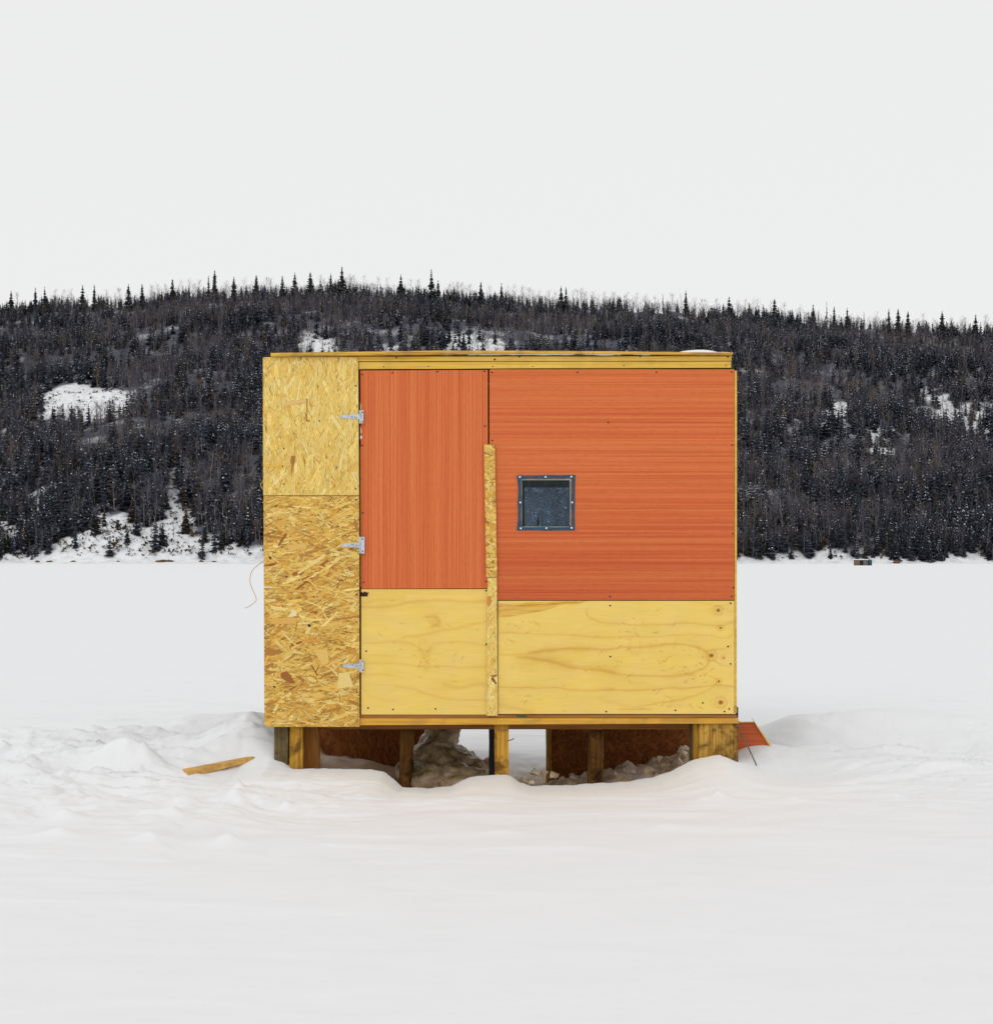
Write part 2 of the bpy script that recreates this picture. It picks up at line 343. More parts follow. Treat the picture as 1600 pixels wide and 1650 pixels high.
inn = sst(-1.14, -1.0, X) * sst(1.24, 1.12, X) * sst(.0, .16, Y) * sst(1.60, 1.38, Y)
mud_bounce = inn * np.clip(.95 + .5 * fbm(X * 2.2, Y * 2.2, 4, 201) + .5 * fbm(X * 11, Y * 11, 3, 203), 0, 1) * 1.0
tint = np.ones(X.shape + (3,)) * (1 - mud_bounce[..., None]) + mud_bounce[..., None] * np.array([.86, .60, .40])  # dirty ice under the hut, its brown deepened with painted-in warm bounce light
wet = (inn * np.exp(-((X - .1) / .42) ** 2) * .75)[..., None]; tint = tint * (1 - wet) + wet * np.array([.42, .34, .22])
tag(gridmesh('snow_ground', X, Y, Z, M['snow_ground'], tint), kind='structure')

# ------------------------------------------------------------------ the hill across the lake
RG = np.array([(-400, 520), (0, 512), (100, 502), (200, 500), (300, 488), (400, 484), (500, 482), (560, 478), (640, 484), (700, 488), (760, 494), (860, 500), (960, 506), (1060, 510), (1160, 517), (1260, 524), (1340, 536), (1440, 541), (1520, 544), (1600, 547), (2000, 570)], float)
SH, RD = 450., 850.
def hill_z(x, d):
    """x world, d distance from camera"""
    px = 800 + x / d * F
    ridge = CZ + (HY - np.interp(px, RG[:, 0], RG[:, 1])) / F * RD
    s = np.clip((d - SH) / (RD - SH), -0.05, 1)
    prof = np.where(s > 0, .012 * sst(0, .02, s) + .988 * np.maximum(s, 0) ** 1.08, s * .2)
    z = ridge * prof
    z = z + sst(SH, SH + 60, d) * (7 * fbm(x / 90, d / 90, 4, 71)) * sst(RD, RD - 90, d)
    z = z - sst(RD, RD + 300, d) * 60
    z = z + sst(SH - 3, SH + 14, d) * (2.2 + 2.2 * fbm(x / 22, d / 40, 3, 73))
    # snowy bluff low on the left
    z = z + 14 * np.exp(-(((x + 100) / 45) ** 2 + ((d - 520) / 40) ** 2))
    return z
PATCH = [([(58, 652), (88, 622), (130, 616), (165, 626), (206, 631), (209, 646), (150, 652), (140, 668), (120, 652)], 1.0),
    ([(50, 908), (80, 876), (150, 856), (160, 832), (200, 824), (215, 845), (262, 838), (275, 798), (292, 800), (322, 822), (300, 850), (330, 868), (425, 880), (430, 908)], .95),
    ([(478, 538), (545, 545), (545, 562), (480, 562)], .72), ([(604, 556), (650, 552), (648, 565), (604, 565)], .92), ([(700, 540), (740, 534), (812, 545), (812, 560), (710, 560)], .66),
    ([(1318, 645), (1372, 650), (1378, 668), (1340, 664)], .78), ([(1490, 630), (1540, 645), (1600, 660), (1600, 690), (1540, 682), (1500, 660)], .62), ([(1395, 690), (1440, 690), (1425, 705), (1400, 702)], .55),
    ([(1215, 908), (1245, 896), (1290, 885), (1310, 890), (1345, 884), (1370, 890), (1390, 900), (1390, 908)], .85), ([(1520, 908), (1540, 899), (1570, 895), (1600, 904), (1600, 908)], 1.0), ([(1180, 908), (1200, 898), (1600, 903), (1600, 908)], .6),
    ([(0, 835), (25, 835), (30, 860), (0, 862)], .8), ([(40, 795), (62, 792), (60, 806), (45, 808)], .9), ([(0, 900), (60, 896), (60, 908), (0, 908)], .6)]
def inpoly(px, py, poly):
    r = np.zeros(px.shape, bool); n = len(poly); j = n - 1
    for i in range(n):
        xi, yi = poly[i]; xj, yj = poly[j]
        cnd = ((yi > py) != (yj > py)) & (px < (xj - xi) * (py - yi) / (yj - yi + 1e-9) + xi); r ^= cnd; j = i
    return r
hx = np.concatenate([np.arange(-1500, -420, 40.), np.arange(-420, 420, 3.0), np.arange(420, 1501, 40.)]); hd = np.concatenate([np.arange(442, 900, 2.5), np.arange(900, 1500, 30.)])
X, Dd = np.meshgrid(hx, hd); Z = hill_z(X, Dd)
ppx = 800 + X / Dd * F; ppy = HY - (Z - CZ) / Dd * F
wpx = ppx + 16 * fbm(X / 12, Dd / 20, 4, 91); wpy = ppy + 8 * fbm(X / 12 + 7, Dd / 20, 4, 93)
op = np.zeros(X.shape)
for poly, p_ in PATCH:
    low = min(q[0] for q in poly) >= 1170 and min(q[1] for q in poly) > 860
    for up_ in ((0,) if low else (0, 3, 6)): op = np.maximum(op, inpoly(wpx if p_ < 1 else ppx, (wpy if p_ < 1 else ppy) - up_ / Dd * F, poly) * 1.0)
cov = np.clip(op + sst(.25, .55, fbm(X / 12, Dd / 12, 4, 95)) * .45, 0, 1)[..., None]
cov = np.maximum(cov, (sst(SH + 7, SH + 2, Dd + 4 * fbm(X / 9, Dd / 9, 3, 99)))[..., None])
tint = np.array([.13, .135, .165]) * (1 - cov) + np.array([.86, .87, .885]) * cov
tag(gridmesh('hill', X, Dd - D0, Z, M['hill'], tint), kind='structure')

# ------------------------------------------------------------------ trees
def tri_mesh(name, V, C, m, parent=None):
    """V (n,3,3) triangles, C (n,3) colours"""
    n = len(V); me = bpy.data.meshes.new(name)
    me.vertices.add(n * 3); me.vertices.foreach_set('co', V.astype(np.float32).reshape(-1)); me.loops.add(n * 3); me.loops.foreach_set('vertex_index', np.arange(n * 3, dtype=np.int32))
    me.polygons.add(n); me.polygons.foreach_set('loop_start', np.arange(0, n * 3, 3, dtype=np.int32)); me.update(calc_edges=True)
    at = me.attributes.new('tint', 'FLOAT_COLOR', 'FACE'); c4 = np.ones((n, 4), np.float32); c4[:, :3] = C; at.data.foreach_set('color', c4.reshape(-1))
    return link(name, me, m, parent)
SNOWC = (.80, .83, .88)
def spruce(rs, tiers=15, nb=6, rad=.14, snow=.25, base=.08, g=(.042, .048, .062), sparse=0.):
    """unit-height spruce: returns crown tris/colours, trunk tris/colours"""
    V = []; C = []
    for k in range(tiers):
        t = (k + rs.uniform(-.3, .3)) / tiers; z = base + (1 - base) * t; r = rad * (1 - t) ** .85 * rs.uniform(.7, 1.25) + .006
        a0 = rs.uniform(0, 6.28)
        for j in range(nb):
            if rs.rand() < sparse: continue
            a = a0 + j * 6.283 / nb + rs.uniform(-.4, .4); rr = r * rs.uniform(.6, 1.2); wdt = rr * rs.uniform(.35, .6) + .004
            dz = -rr * rs.uniform(.15, .5); ca, sa = math.cos(a), math.sin(a)
            tip = (rr * ca, rr * sa, z + dz); l = (rr * .55 * ca - sa * wdt, rr * .55 * sa + ca * wdt, z + dz * .8 - .012); q = (rr * .55 * ca + sa * wdt, rr * .55 * sa - ca * wdt, z + dz * .8 - .012); top = (0, 0, z + .035)
            f = rs.uniform(.6, 1.35); c = (g[0] * f, g[1] * f, g[2] * f)
            V += [(top, l, tip), (top, tip, q)]; C += [c, c]
            if rs.rand() < snow:
                u = rs.uniform(.5, .95); s = rs.uniform(.008, .030); px_, py_, pz_ = rr * u * ca, rr * u * sa, z + dz * u + .02
                V.append(((px_ - s * sa, py_ + s * ca, pz_), (px_ + s * sa, py_ - s * ca, pz_ + s * .3), (px_ * .9, py_ * .9, pz_ + s * 1.1))); C.append(SNOWC)
    V.append(((-.006, 0, .93), (.006, 0, .93), (0, 0, 1.02))); C.append(g)
    T = []; TC = []
    for ang in (0, 2.09, 4.19):
        a = (.011 * math.cos(ang), .011 * math.sin(ang), -.06); b = (.011 * math.cos(ang + 2.09), .011 * math.sin(ang + 2.09), -.06)
        T.append((a, b, (0, 0, .95))); TC.append((.05, .04, .035))
    return np.array(V), np.array(C), np.array(T), np.array(TC)
def bare(rs, c=(.085, .075, .08), spread=.22, lvl2=26, twigs=70, w0=.011, fork=.35):
    V = []; C = []; T = []; TC = []
    def rib(p, q, w1, w2, L, LC, col):
        d = np.subtract(q, p); s = np.array((rs.uniform(.3, 1), rs.uniform(-.5, .5), rs.uniform(-.3, .3))); s = s - d * (s @ d) / (d @ d + 1e-9); s /= np.linalg.norm(s) + 1e-9
        p = np.array(p); q = np.array(q); L.append((p - s * w1, p + s * w1, q + s * w2)); L.append((p - s * w1, q + s * w2, q - s * w2)); LC += [col, col]
    lean = rs.uniform(-.13, .13, 2)
    pts = [np.array((lean[0] * z + rs.uniform(-.008, .008), lean[1] * z + rs.uniform(-.008, .008), z)) for z in (-.05, .2, .4, .6, .8, 1.0)]
    ws = [w0, w0 * .85, w0 * .7, w0 * .5, w0 * .3, w0 * .1]
    for i in range(5): rib(pts[i], pts[i + 1], ws[i], ws[i + 1], T, TC, tuple(v * 1.35 for v in c))
    ends = []
    for k in range(lvl2):
        z = fork + (1 - fork) * rs.rand() ** .9 * .92; i = min(4, int(z / .2)); p = pts[i] + (pts[i + 1] - pts[i]) * ((z - pts[i][2]) / (pts[i + 1][2] - pts[i][2]))
        a = rs.uniform(0, 6.28); L = spread * (1.05 - z) ** .5 * rs.uniform(.5, 1.2); q = p + np.array((L * math.cos(a), L * math.sin(a), L * rs.uniform(.7, 1.5)))
        if q[2] > 1.05: q[2] = 1.05
        rib(p, q, w0 * .3, w0 * .15, V, C, c); ends.append((p, q))
    for k in range(twigs):
        p, q = ends[rs.randint(len(ends))]; s = p + (q - p) * rs.uniform(.3, 1); a = rs.uniform(0, 6.28); L = rs.uniform(.04, .12)
        e = s + np.array((L * math.cos(a) * .7, L * math.sin(a) * .7, L * rs.uniform(.3, 1.1))); d_ = w0 * .18
        sd_ = np.array((d_ * math.sin(a), d_ * .5, 0)); V.append((s - sd_, s + sd_, e)); f = rs.uniform(.8, 1.2); C.append(tuple(v * f for v in c))
    return np.array(V), np.array(C), np.array(T), np.array(TC)
rs = np.random.RandomState(5)
def join(t): return np.concatenate([t[0], t[2]]), np.concatenate([t[1], t[3]])
SP = [join(spruce(rs, 12, 6, rad, snow, .03)) for rad, snow in ((.20, .04), (.22, .10), (.25, .18), (.18, .06), (.22, .45), (.27, .30), (.20, .12), (.25, .2))]
BR = [join(bare(rs, c, sp, 20, 78, w0 * .85, .15)) for c, sp, w0 in (((.115, .106, .128), .24, .017), ((.13, .112, .115), .28, .017), ((.10, .098, .122), .24, .019), ((.155, .122, .10), .30, .016), ((.20, .18, .175), .24, .015), ((.105, .096, .12), .32, .017))]
NT = 25000
d = SH + 1.5 + (RD + 18 - SH) * rs.rand(NT * 2) ** 1.12; rdg = rs.rand(NT * 2) < .16; d = np.where(rdg, rs.uniform(770, RD + 14, NT * 2), d); shr = rs.rand(NT * 2) < .05; d = np.where(shr, rs.uniform(SH + .5, SH + 13, NT * 2), d)
xx = rs.uniform(-1, 1, NT * 2) * (800 / F * d * 1.16 + 6)
zz = hill_z(xx, d)
dens = fbm(xx / 60, d / 60, 3, 81)                        # where spruce dominates
kind_c = rs.rand(NT * 2) < .50 + .55 * dens + .18 * sst(.75, .98, 1 - (d - SH) / (RD - SH)) 
hgt = np.where(kind_c, rs.uniform(6, 11.5, NT * 2), rs.uniform(7.5, 12, NT * 2)) * np.where(d > 780, .72, 1) * np.where(d < SH + 14, rs.uniform(.35, .9, NT * 2), 1)
bpx = 800 + xx / d * F
keep = np.ones(NT * 2, bool)
for poly, pr in PATCH:
    hit = np.zeros(NT * 2, bool)
    low = min(q[0] for q in poly) >= 1170 and min(q[1] for q in poly) > 860
    for fz in ((0,) if low else (0, .4, .75)):
        bpy_ = HY - (zz + hgt * fz - CZ) / d * F
        wz = 1.0 if pr < 1 else .1; hit |= inpoly(bpx + 16 * wz * fbm(xx / 12, d / 20, 4, 91) + 3 * np.sin(d * 3.1), bpy_ + 8 * wz * fbm(xx / 12 + 7, d / 20, 4, 93) + 3 * np.sin(d * 1.7), poly)
    keep &= ~(hit & (rs.rand(NT * 2) < pr))
idx = np.where(keep)[0][:NT]
Vs = []; Cs = []
pool = {True: SP, False: BR}
pick = rs.randint(0, 1000, NT * 2); ang = rs.uniform(0, 6.28, NT * 2); bright = rs.uniform(.7, 1.25, NT * 2)
snowy = fbm(xx / 45 + 30, d / 45, 3, 83)
for typ in (True, False):
    for pi, (V, C) in enumerate(pool[typ]):
        if typ:
            # snowier protos where snowy noise is high
            sel = [i for i in idx if kind_c[i] and (pick[i] % 4 == pi % 4) and ((pi >= 4) == (snowy[i] > (pick[i] % 7 - 3) * .08))]
        else: sel = [i for i in idx if not kind_c[i] and pick[i] % len(BR) == pi]
        if not sel: continue
        sel = np.array(sel); n = len(sel); ca = np.cos(ang[sel])[:, None, None]; sa = np.sin(ang[sel])[:, None, None]; h = hgt[sel][:, None, None]
        vx = V[None, :, :, 0]; vy = V[None, :, :, 1]; vz = V[None, :, :, 2]; wd = rs.uniform(.85, 1.25, n)[:, None, None]
        o = np.stack([(vx * ca - vy * sa) * h * wd + xx[sel][:, None, None], (vx * sa + vy * ca) * h * wd + (d[sel] - D0)[:, None, None], vz * h + zz[sel][:, None, None]], -1)
        cc = np.repeat(C[None], n, 0); issn = C[:, 0] > .5
        cc[:, ~issn] *= bright[sel][:, None, None]
        if typ: cc[:, ~issn] *= np.where(rs.rand(n) < .07, 1, 0)[:, None, None] * np.array([.9, .35, .0]) + 1     # some rusty brown crowns
        Vs.append(o.reshape(-1, 3, 3)); Cs.append(cc.reshape(-1, 3))
# low bushes poking through the snow of the clearings
bV = []; bC = []
def bushes(nb_, d0, d1, smin, smax, base, wx_):
    bd = rs.uniform(d0, d1, nb_); bx = rs.uniform(-1, 1, nb_) * wx_ * bd; bz = hill_z(bx, bd); sz = rs.uniform(smin, smax, nb_); tone = rs.uniform(.5, 1.7, nb_)[:, None]; warm = np.where(rs.rand(nb_) < .25, 1, 0)[:, None] * np.array([.8, .3, 0]) + 1
    for k in range(6):
        o = rs.uniform(-.8, .8, (nb_, 3)) * sz[:, None]; o[:, 2] = np.abs(o[:, 2]) * .9; c0 = np.stack([bx, bd - D0, bz], -1) + o
        V3 = [c0 + rs.uniform(-.6, .6, (nb_, 3)) * sz[:, None] for _ in range(3)]
        bV.append(np.stack(V3, 1)); bC.append(np.array(base) * tone * warm)
bushes(1500, SH + 2, SH + 80, .8, 1.9, (.055, .044, .036), .36)
bushes(6500, SH + 3, SH + 90, .35, 1.1, (.034, .032, .031), .36)
def clumps(n_):
    bd = rs.uniform(SH + 5, RD, n_); bx = rs.uniform(-1, 1, n_) * .36 * bd; keep_ = fbm(bx / 16, bd / 30, 4, 301) + rs.uniform(-.3, .3, n_) > .22; bd = bd[keep_]; bx = bx[keep_]; n_ = len(bd)
    c0 = np.stack([bx, bd - D0, hill_z(bx, bd) + rs.uniform(1.5, 9, n_)], -1); sz = rs.uniform(.08, .36, n_)
    for k in range(2):
        bV.append(np.stack([c0 + rs.uniform(-1, 1, (n_, 3)) * sz[:, None] * np.array([1, 1, .7]) for _ in range(3)], 1)); bC.append(np.tile(np.array([SNOWC]), (n_, 1)))
clumps(42000)
bushes(9000, SH + 3, RD, .4, 1.2, (.040, .037, .045), .36)
forest = tri_mesh('forest', np.concatenate(Vs + bV), np.concatenate(Cs + bC), M['tree'])
tag(forest, 'dark leafless and evergreen forest covering the hill beyond the frozen lake', 'forest', kind='stuff')

def tree_thing(name, px, topy, dist, height, parts, label, cat, group, rot=0.):
    """a single tree whose top stands at the photo pixel"""
    x = (px - 800) / F * dist; gz = float(hill_z(np.array([x]), np.array([dist]))[0])
    topz = CZ - (topy - HY) / F * dist if topy is not None else gz + height
    h = max(height, topz - gz)
    V, C, T, TC = parts; e = empty(name, (x, dist - D0, gz - .3), label, cat, group)
    base = np.array([x, dist - D0, gz - .3]); ca, sa = math.cos(rot), math.sin(rot)
    def tf(A, hw): 
        B = A.copy(); B[..., 0] = (A[..., 0] * ca - A[..., 1] * sa) * hw; B[..., 1] = (A[..., 0] * sa + A[..., 1] * ca) * hw; B[..., 2] = A[..., 2] * h; return B + base
    hw = min(h, height * 1.15)
    tri_mesh('crown', tf(V, hw), C, M['tree'], e); tri_mesh('trunk', tf(T, hw), TC, M['tree'], e)
SPIRES = [ # px, top y, width factor, label
    (18, 470, .15, 'dark spruce on the ridgeline at the far left end of the forest'),
    (57, 474, .16, 'dark pointed spruce on the ridge, second tall one from the left end'),
    (72, 474, .13, 'thin spruce close beside the second tall spruce from the left end of the ridge'),
    (133, 470, .15, 'spruce on the left ridge standing clear of the thin bare trees'),
    (152, 472, .13, 'slim spruce on the left ridge between the pale bare treetops'),
    (207, 456, .17, 'well-shaped dark spruce on the left ridge above the oval snow clearing'),
    (229, 460, .16, 'broader spruce just right of the one above the oval snow clearing'),
    (278, 449, .18, 'dense dark spruce at the left shoulder where the ridge starts to rise'),
    (346, 433, .20, 'tallest broad spruce on the left part of the ridge, in a tight clump'),
    (336, 443, .15, 'shorter spruce pressed against the tallest left ridge spruce'),
    (377, 449, .17, 'dark spruce right of the tallest clump on the left ridge'),
    (413, 448, .17, 'full dark spruce on the ridge above the left wall panel of the hut'),
    (455, 450, .15, 'small spruce on the ridge above the left end of the hut roof'),
    (475, 438, .19, 'tall full spruce on the ridge above the left end of the hut roof'),
    (500, 443, .18, 'dark spruce on the ridge midway between two taller spires above the hut'),
    (533, 442, .13, 'slender spruce just left of the very tall spire above the hut'),
    (551, 427, .18, 'tallest spruce spire on the whole ridge, above the hut door'),
    (646, 445, .18, 'round-topped spruce between the two tallest spires of the ridge'),
    (695, 432, .17, 'second tallest spruce spire, at the middle of the ridge'),
    (706, 453, .16, 'shorter spruce touching the right side of the middle spire'),
    (775, 460, .18, 'dark spruce on the ridge just right of centre'),
    (808, 466, .15, 'spruce on the ridge above the middle of the hut roof'),
    (904, 472, .16, 'left one of a pair of small spruces above the hut window'),
    (912, 471, .15, 'right one of a pair of small spruces above the hut window'),
    (1105, 488, .14, 'small spruce on the sloping ridge above the right end of the roof'),
    (1175, 488, .15, 'narrow spruce on the ridge above the right corner of the hut'),
    (1248, 484, .20, 'tall full spruce standing alone on the ridge right of the hut'),
    (1310, 506, .17, 'conical spruce left of the pale dead spire on the right ridge'),
    (1344, 507, .14, 'spruce just right of the pale dead spire on the right ridge'),
    (1365, 499, .19, 'tall dark spruce between two pale thin trees on the right ridge'),
    (1432, 512, .14, 'slim spruce left of the widest spruce on the right ridge'),
    (1447, 503, .22, 'widest dark spruce on the right ridge'),
    (1463, 510, .17, 'spruce just right of the widest one on the right ridge'),
    (1518, 514, .18, 'dark spruce on the low right part of the ridge'),
    (1572, 519, .17, 'dark spruce nearest the right end of the ridge')]
for px, ty, rad, lab in SPIRES:
    tree_thing('spruce_tree', px, ty, 838, 15, spruce(rs, 20, 9, rad * rs.uniform(.95, 1.35), .03, .02, (.042, .044, .046)), lab, 'tree', 'spruces standing out on the ridgeline', rs.uniform(0, 6))
for px, ty, lab in ((1332, 484, 'pale dead spire with thin broken branches on the right ridge'), (1392, 504, 'pale thin-needled tree right of the tall dark spruce on the right ridge'), (1068, 476, 'pale thin spire on the ridge right of the hut window'), (1173, 492, 'sparse pale conifer by the narrow spruce above the hut corner')):
    tree_thing('dead_tree', px, ty, 838, 14, spruce(rs, 18, 4, .07, 0, .3, (.16, .14, .11), .35), lab, 'tree', 'pale dead conifers on the ridge')
for px, ty in ((100, 478), (115, 476), (255, 474), (295, 462), (320, 458), (392, 446), (436, 458), (575, 452), (608, 456), (625, 458), (730, 455), (745, 460), (760, 462), (830, 468), (850, 470), (868, 472), (885, 476), (932, 464), (945, 468), (975, 478), (1010, 484), (1040, 486), (1122, 490), (1140, 492), (1200, 495), (1262, 494), (1548, 508), (1590, 520), (170, 474), (30, 478), (660, 458), (1085, 484), (1225, 498), (85, 480), (195, 476), (245, 476), (268, 468), (308, 462), (362, 452), (428, 456), (520, 452), (562, 448), (588, 458), (672, 458), (720, 456), (738, 462), (788, 466), (820, 470), (842, 474), (860, 468), (895, 474), (922, 468), (938, 462), (955, 472), (990, 482), (1025, 486), (1055, 484), (1098, 490), (1130, 486), (1155, 494), (1188, 496), (1212, 494), (1240, 500), (1285, 508), (1408, 516), (1490, 520), (1535, 514), (1556, 512)):
    tree_thing('bare_tree', px, ty, 842, 12, bare(rs, (.19, .16, .12), .28, 34, 190, .010, .25), 'thin leafless tree with tan twigs against the sky on the ridge', 'tree', 'leafless trees along the ridgeline', rs.uniform(0, 6))
# pale aspens showing on the slope
for k in range(64):
    px = rs.uniform(10, 415) if k % 3 == 0 else (rs.uniform(1195, 1595) if k % 3 == 1 else rs.uniform(0, 1600)); dist = rs.uniform(480, 800)
    if 430 < px < 1190 and dist < 760: dist = rs.uniform(765, 820)
    c = [(.26, .23, .20), (.22, .17, .13), (.25, .24, .24), (.22, .165, .09)][k % 4]
    tree_thing('aspen_tree', px, None, dist, rs.uniform(9, 13), bare(rs, c, .26, 24, 90, .014), 'pale-stemmed leafless aspen standing out from the dark hillside', 'tree', 'pale leafless trees on the slope', rs.uniform(0, 6))
# shore spruces: dark, small, on the snow
for px, dist, h in ((12, 456, 7), (40, 458, 9), (152, 462, 8), (168, 470, 6), (205, 458, 6), (214, 474, 9), (262, 458, 7), (268, 480, 8), (300, 466, 9), (318, 478, 12), (330, 460, 7), (357, 456, 6.5), (362, 458, 6), (386, 457, 5), (398, 470, 9), (240, 490, 7), (182, 492, 6), (130, 488, 5), (285, 495, 6)):
    g = (.034, .036, .034) if h < 8.5 else (.055, .040, .028)
    tree_thing('spruce_tree', px, None, dist, h, spruce(rs, 16, 8, .24, .15, .02, g), 'small dark spruce on the snowy shore bluff left of the hut', 'tree', 'small spruces on the left shore bluff', rs.uniform(0, 6))
for px, dist, h in ((1205, 455, 8), (1226, 456, 11), (1262, 458, 7), (1320, 457, 6), (1412, 454, 5), (1436, 456, 9), (1470, 454, 8), (1500, 455, 10), (1535, 456, 6), (1585, 455, 5)):
    tree_thing('spruce_tree', px, None, dist, h, spruce(rs, 16, 8, .24, .15, .02, (.036, .034, .03)), 'small dark spruce at the water line right of the hut', 'tree', 'small spruces on the right shore', rs.uniform(0, 6))
# shore rocks
def lump(name, c, r, m, seed, parent=None, flat=.6, amp=.25, sub=2, fine=0.):
    bm = bmesh.new(); bmesh.ops.create_icosphere(bm, subdivisions=sub, radius=1.0); rr = random.Random(seed)
    off = Vector((rr.uniform(0, 50), rr.uniform(0, 50), rr.uniform(0, 50)))
    from mathutils import noise as mn
    for v in bm.verts:
        n_ = v.co.normalized(); k = 1 + amp * mn.noise(n_ * 1.4 + off) * 2 + fine * mn.noise(n_ * 5 + off)
        v.co = Vector((n_.x * r[0] * k, n_.y * r[1] * k, n_.z * r[2] * k)) + Vector(c)
    return frombm(name, bm, m, parent, sub > 2)
for i, (px, wpx_) in enumerate(((262, 11), (274, 7), (80, 5), (60, 4), (325, 5), (345, 4), (118, 5), (1445, 6), (190, 4))):
    dist = 449; x = (px - 800) / F * dist; r = wpx_ / F * dist
    o = lump('shore_rock', (x, dist - D0, .35), (r, r * .7, .55 + .25 * (i < 2)), M['rock'], 40 + i)
    tag(o, ['long low brown rock on the shore left of the hut', 'brown rock at the right end of the long low one on the left shore'][i] if i < 2 else 'small brown rock in the snow along the far shore', 'rock', None if i < 2 else 'small rocks along the far shore')
# far cabin and teal barrel
dist = 300.; y = dist - D0
def fx(px): return (px - 800) * dist / F
def fz(py): return CZ - (py - HY) * dist / F
e = empty('ice_cabin', (fx(1388), y, 0), 'tiny grey-brown board cabin with snow on its roof on the far shore', 'cabin')
bm = bmesh.new(); addbox(bm, fx(1379), fx(1398), y, y + 1.8, -.1, fz(902.2)); frombm('wall', bm, M['wood_far'], e)
bm = bmesh.new(); addbox(bm, fx(1379.4), fx(1383.6), y - .04, y - .005, 0.02, fz(903)); frombm('door', bm, M['wood_far2'], e)
bm = bmesh.new(); addbox(bm, fx(1385.5), fx(1391), y - .03, y - .005, 0.1, fz(903)); frombm('dark_panel', bm, M['black'], e)
bm = bmesh.new(); addbox(bm, fx(1378), fx(1399), y - .15, y + 1.95, fz(902.2) + .002, fz(901)); frombm('roof', bm, M['snow'], e)
bm = bmesh.new(); addcyl(bm, (fx(1402.3), y + .5, -.05), (fx(1402.3), y + .5, fz(902.8)), .46, .44, 14); addcyl(bm, (fx(1402.3), y + .5, fz(902.8)), (fx(1402.3), y + .5, fz(902)), .36, .2, 14)
tag(frombm('barrel', bm, M['teal']), 'dark teal barrel standing right beside the tiny board cabin', 'barrel')

# ------------------------------------------------------------------ strand board with modelled strands
def osb_panel(name, poly, y0, y1, parent, ang0, spread, pal, n, nd, seed, m=None, lmin=.02, lmax=.085, base=(.66, .42, .12), extra=()):
    """poly: four (x, z) corners; the front skin is built of thousands of overlapping strands"""
    rr = random.Random(seed); (ax, az), (bx, bz), (cx, cz), (dx, dz) = poly      # tl tr br bl
    verts = []; faces = []; cols = []
    def face(pts, c):
        k = len(verts); verts.extend(pts); faces.append(list(range(k, k + len(pts)))); cols.append(c)
    F_ = [(p[0], y0, p[1]) for p in poly]; B_ = [(p[0], y1, p[1]) for p in poly]
    face([F_[3], F_[2], F_[1], F_[0]], base); face(B_, base)
    for i in range(4):
        j = (i + 1) % 4; face([F_[i], F_[j], B_[j], B_[i]], tuple(v * .75 for v in base))
    def clampxz(x, z):
        t = min(1, max(0, (az - z) / (az - dz))); x0 = ax + (dx - ax) * t; x1 = bx + (cx - bx) * t
        z0 = dz + .0005; z1 = az - .0005
        return min(max(x, x0), x1), min(max(z, z0), z1)
    W, H = bx - ax, az - dz
    tot = n + nd
    for i in range(tot):
        dark = i >= n
        x = ax + rr.random() * W; z = dz + rr.random() * H
        a = R(ang0 + rr.gauss(0, spread)); L = rr.uniform(lmin, lmax) * (.9 if rr.random() < .85 else 1.5); wd = rr.choice((.003, .004, .006, .008, .011, .016)) * rr.uniform(.7, 1.3)
        if rr.random() < .03 and not dark: wd = rr.uniform(.018, .03); L = rr.uniform(.04, .08)
        if dark: L *= rr.uniform(.12, .5); wd = rr.uniform(.0007, .0022)
        ca, sa = math.cos(a), math.sin(a)
        yy = y0 - .0001 - .0000006 * i - (rr.random() < .5) * .0004
        shp = [(-.5, -.35 + rr.uniform(-.2, .3)), (-.2, -.5), (.3, -.5 + rr.uniform(0, .2)), (.5, rr.uniform(-.4, .1)), (.45, .45), (0, .5 - rr.uniform(0, .2)), (-.48, rr.uniform(.1, .5))]
        pts = []
        for u, v in shp:
            q = clampxz(x + u * L * ca - v * wd * sa, z + u * L * sa + v * wd * ca); pts.append((q[0], yy - (u + .5) * rr.uniform(0, .0004), q[1]))
        if dark: c = rr.choice(((.16, .07, .015), (.26, .12, .03), (.09, .04, .012), (.36, .17, .04)))
        else:
            c = rr.choices([p[1] for p in pal], [p[0] for p in pal])[0]; f = rr.uniform(.88, 1.1); c = tuple(min(.97, v * f) for v in c)
        face(pts, c)
    for pts, c in extra:
        face([(clampxz(*q)[0], y0 - .0035, clampxz(*q)[1]) for q in pts], c)
    me = bpy.data.meshes.new(name); me.from_pydata(verts, [], faces)
    at = me.attributes.new('tint', 'FLOAT_COLOR', 'FACE'); c4 = np.ones((len(faces), 4), np.float32); c4[:, :3] = np.array(cols); at.data.foreach_set('color', c4.reshape(-1))
    return link(name, me, m or M['osb'], parent)
PAL_UP = [(5, (.87, .64, .175)), (4, (.85, .58, .135)), (3, (.80, .50, .095)), (3, (.90, .71, .27)), (.6, (.64, .35, .06))]
PAL_LO = [(4.5, (.84, .56, .13)), (5, (.78, .46, .085)), (3.2, (.68, .36, .055)), (3.4, (.88, .66, .22)), (1.5, (.50, .23, .036)), (.35, (.34, .12, .018))]
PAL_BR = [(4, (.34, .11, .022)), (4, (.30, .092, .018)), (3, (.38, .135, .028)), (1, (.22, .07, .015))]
def q4(a, b, c, d_, y=0): return pxpoly([a, b, c, d_], y)

